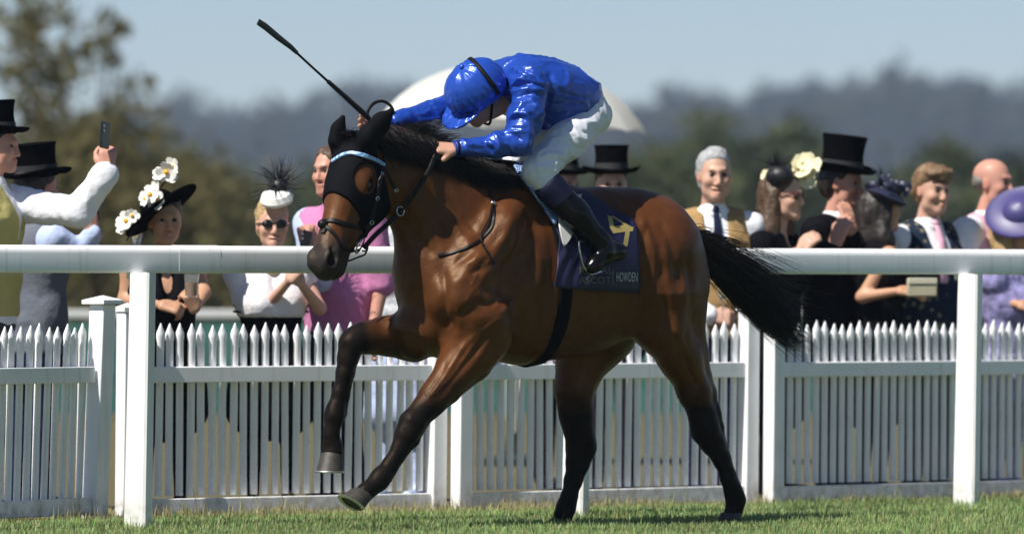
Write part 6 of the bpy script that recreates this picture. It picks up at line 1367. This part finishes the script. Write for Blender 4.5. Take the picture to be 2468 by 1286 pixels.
for (fx, fy, r) in ((1944, 398, 0.075), (1936, 412, 0.06), (1944, 430, 0.055), (1932, 392, 0.05), (1846, 422, 0.03)): flower(p, hb, ('cream_flower', 'flower_centre'), (M_cream, M_cream), at(fx, fy, 35.08 + RNG.uniform(-.03, .03)), (RNG.normal(-0.2, .3), -1, RNG.normal(0.3, .3)), r, 7)
p.mb(MB().tube([at(1890, 420, 35.05), at(1925, 415, 35.08)], 0.006, 5), 'flower_stem', M_cream, hb)
# 11 clapping man in top hat
p = Person(2030, 440, 35.5, 66, 'man in black tailcoat and tilted top hat clapping beside the brunette', RED, pitch=3, arms={'L': ((2060, 660, .0), (2052, 560, -.18), (2056, 508, -.20), (0.5, -0.6, 0.2), 0.15), 'R': ((1985, 690, -.15), (2012, 590, -.24), (2030, 540, -.26), (-0.4, -0.9, 0.1), 0.2)}, sc=1.03, width=1.08)
p.body(0.3); p.wear('shirt', C_white, True, 0, 0.010); p.wear('tailcoat', C_black, True, 0.93, 0.022, vneck=(0.060, 0.30)); p.legs(C_dark); p.hair(H_dark); p.tophat(4, sc=1.10, hh=0.160); p.tie(mat('blue_tie', (0.06, 0.12, 0.42), 0.5), 0.26); p.collar(C_white)
p.mb(MB().box(tuple(p.waist + p.f * 0.150 - np.array([0, 0, .02])), (0.07, 0.02, 0.24), R_(60)), 'waistcoat_front', C_yellow)
# 12 woman with navy fascinator seen from behind
p = Person(2126, 500, 35.40, 118, 'dark haired woman in black dress and navy net fascinator, holding a cream bag', TAN, female=True, sc=0.98, arms={'R': ((2078, 715, -.18), (2170, 700, -.30), (2205, 690, -.33), (0, -0.6, 0.8), 0.3), 'L': ((2122, 640, .15), (2118, 592, -.05), (2140, 545, -.08), (0.1, -1, 0.2), 0.05)})
p.body(0.1); p.wear('dress', C_black, True, 0, 0.014, vneck='none'); p.legs(C_black, True); p.hair(H_dark, 'long')
fz = p.mb(MB().lathe([(0.0, -0.01), (0.09, -0.012), (0.115, 0.008), (0.075, 0.035), (0.0, 0.045)], 20, Matrix.Translation(Vector(at(2135, 478, 35.34))) @ Matrix.Rotation(R_(22), 4, 'Y')), 'fascinator', M_navyf)
L = []
for i in range(26):
    a = RNG.uniform(0, 6.28); r = RNG.uniform(0.03, 0.085); c = at(2136 + 40 * RNG.normal(0, .5), 455 + 22 * RNG.normal(0, .6), 35.32 + RNG.normal(0, .03)); ax = RNG.normal(size=3); ax /= np.linalg.norm(ax); b_ = np.cross(ax, [0.3, 0.2, 1]); b_ /= np.linalg.norm(b_); L.append(np.array([c + (ax * math.cos(t) + b_ * math.sin(t)) * r * 0.6 for t in np.linspace(0, 4.5, 10)]))
V = []; 
fb = MB()
for P in L: v, fc = strap_mesh(P, [np.array([0.2, -1, 0.3])] * len(P), 0.026, 0.002); fb.add(v, fc)
p.mb(fb, 'net_loops', M_navyf, fz); V, Q = strands_mesh(feathers(at(2125, 440, 35.34), 14, 0.10, 0.35, (0, 0, 1)), 0.004, 0.4); p.put('feathers', V, Q, M_navyf, None, fz)
cb = empty('clutch_bag', tuple(at(2222, 692, 35.02)), R_(10)); tag(cb, 'cream clutch bag held out by the woman in black', 'bag'); MB().box((0, 0, 0), (0.155, 0.035, 0.095)).build('bag_body', mat('cream_leather', (0.42, 0.38, 0.27), 0.5, noise=(12, 0.1)), cb, bevel=0.008); MB().box((0, -0.020, 0.032), (0.150, 0.006, 0.03)).build('flap', mat('cream_leather_light', (0.55, 0.51, 0.40), 0.5), cb, bevel=0.004)
# 13 young man in patterned waistcoat
p = Person(2246, 456, 35.9, 34, 'young man with brown fringe in dark patterned waistcoat and pale tie', LIGHT, pitch=4, sc=1.04)
p.body(0.0); p.wear('shirt', C_white, True, 0.97, 0.014); p.wear('waistcoat', C_pattern, True, 0, 0.024, vneck=(0.062, 0.26), low=0.62); p.legs(C_navy); p.hair(H_light, 'mop'); p.tie(C_palepink, 0.28); p.collar(C_white)
# 14 balding man
p = Person(2394, 440, 36.2, 58, 'balding man in white and pink shirt behind the purple hat', RED, sc=1.03)
p.body(0.2); p.wear('shirt', C_white, True, 0.97, 0.014); p.wear('vest', C_palepink, True, 0, 0.020, vneck=(0.08, 0.2), low=0.6); p.legs(C_navy); p.hair(mat('grizzled_hair', (0.16, 0.145, 0.13), 0.6, bump=[(80, 0.6, 0.006)]), 'bald'); p.collar(C_white)
# 15 woman in purple hat
p = Person(2448, 560, 36.0, 60, 'blond woman in lavender dress under a wide purple hat', TAN, female=True, sc=0.97, arms={'R': ((2398, 722, -.05), (2462, 735, -.2), (2500, 730, -.25), (0, -0.7, 0.7), 0.4)})
p.body(0.3); p.wear('dress', C_lav, True, 0.42, 0.016); p.legs(C_lav, True); p.hair(H_blond, 'long')
M = Matrix.Translation(Vector(at(2462, 512, 35.95))) @ Matrix.Rotation(R_(-14), 4, 'Y') @ Matrix.Rotation(R_(48), 4, 'X')
ht = p.mb(MB().lathe([(0.08, -0.02), (0.17, -0.016), (0.195, 0.002), (0.190, 0.010), (0.16, 0.004), (0.10, 0.022), (0.085, 0.05), (0.05, 0.072), (0.0, 0.078)], 36, M, 1.0, 0.9), 'hat', M_purple)
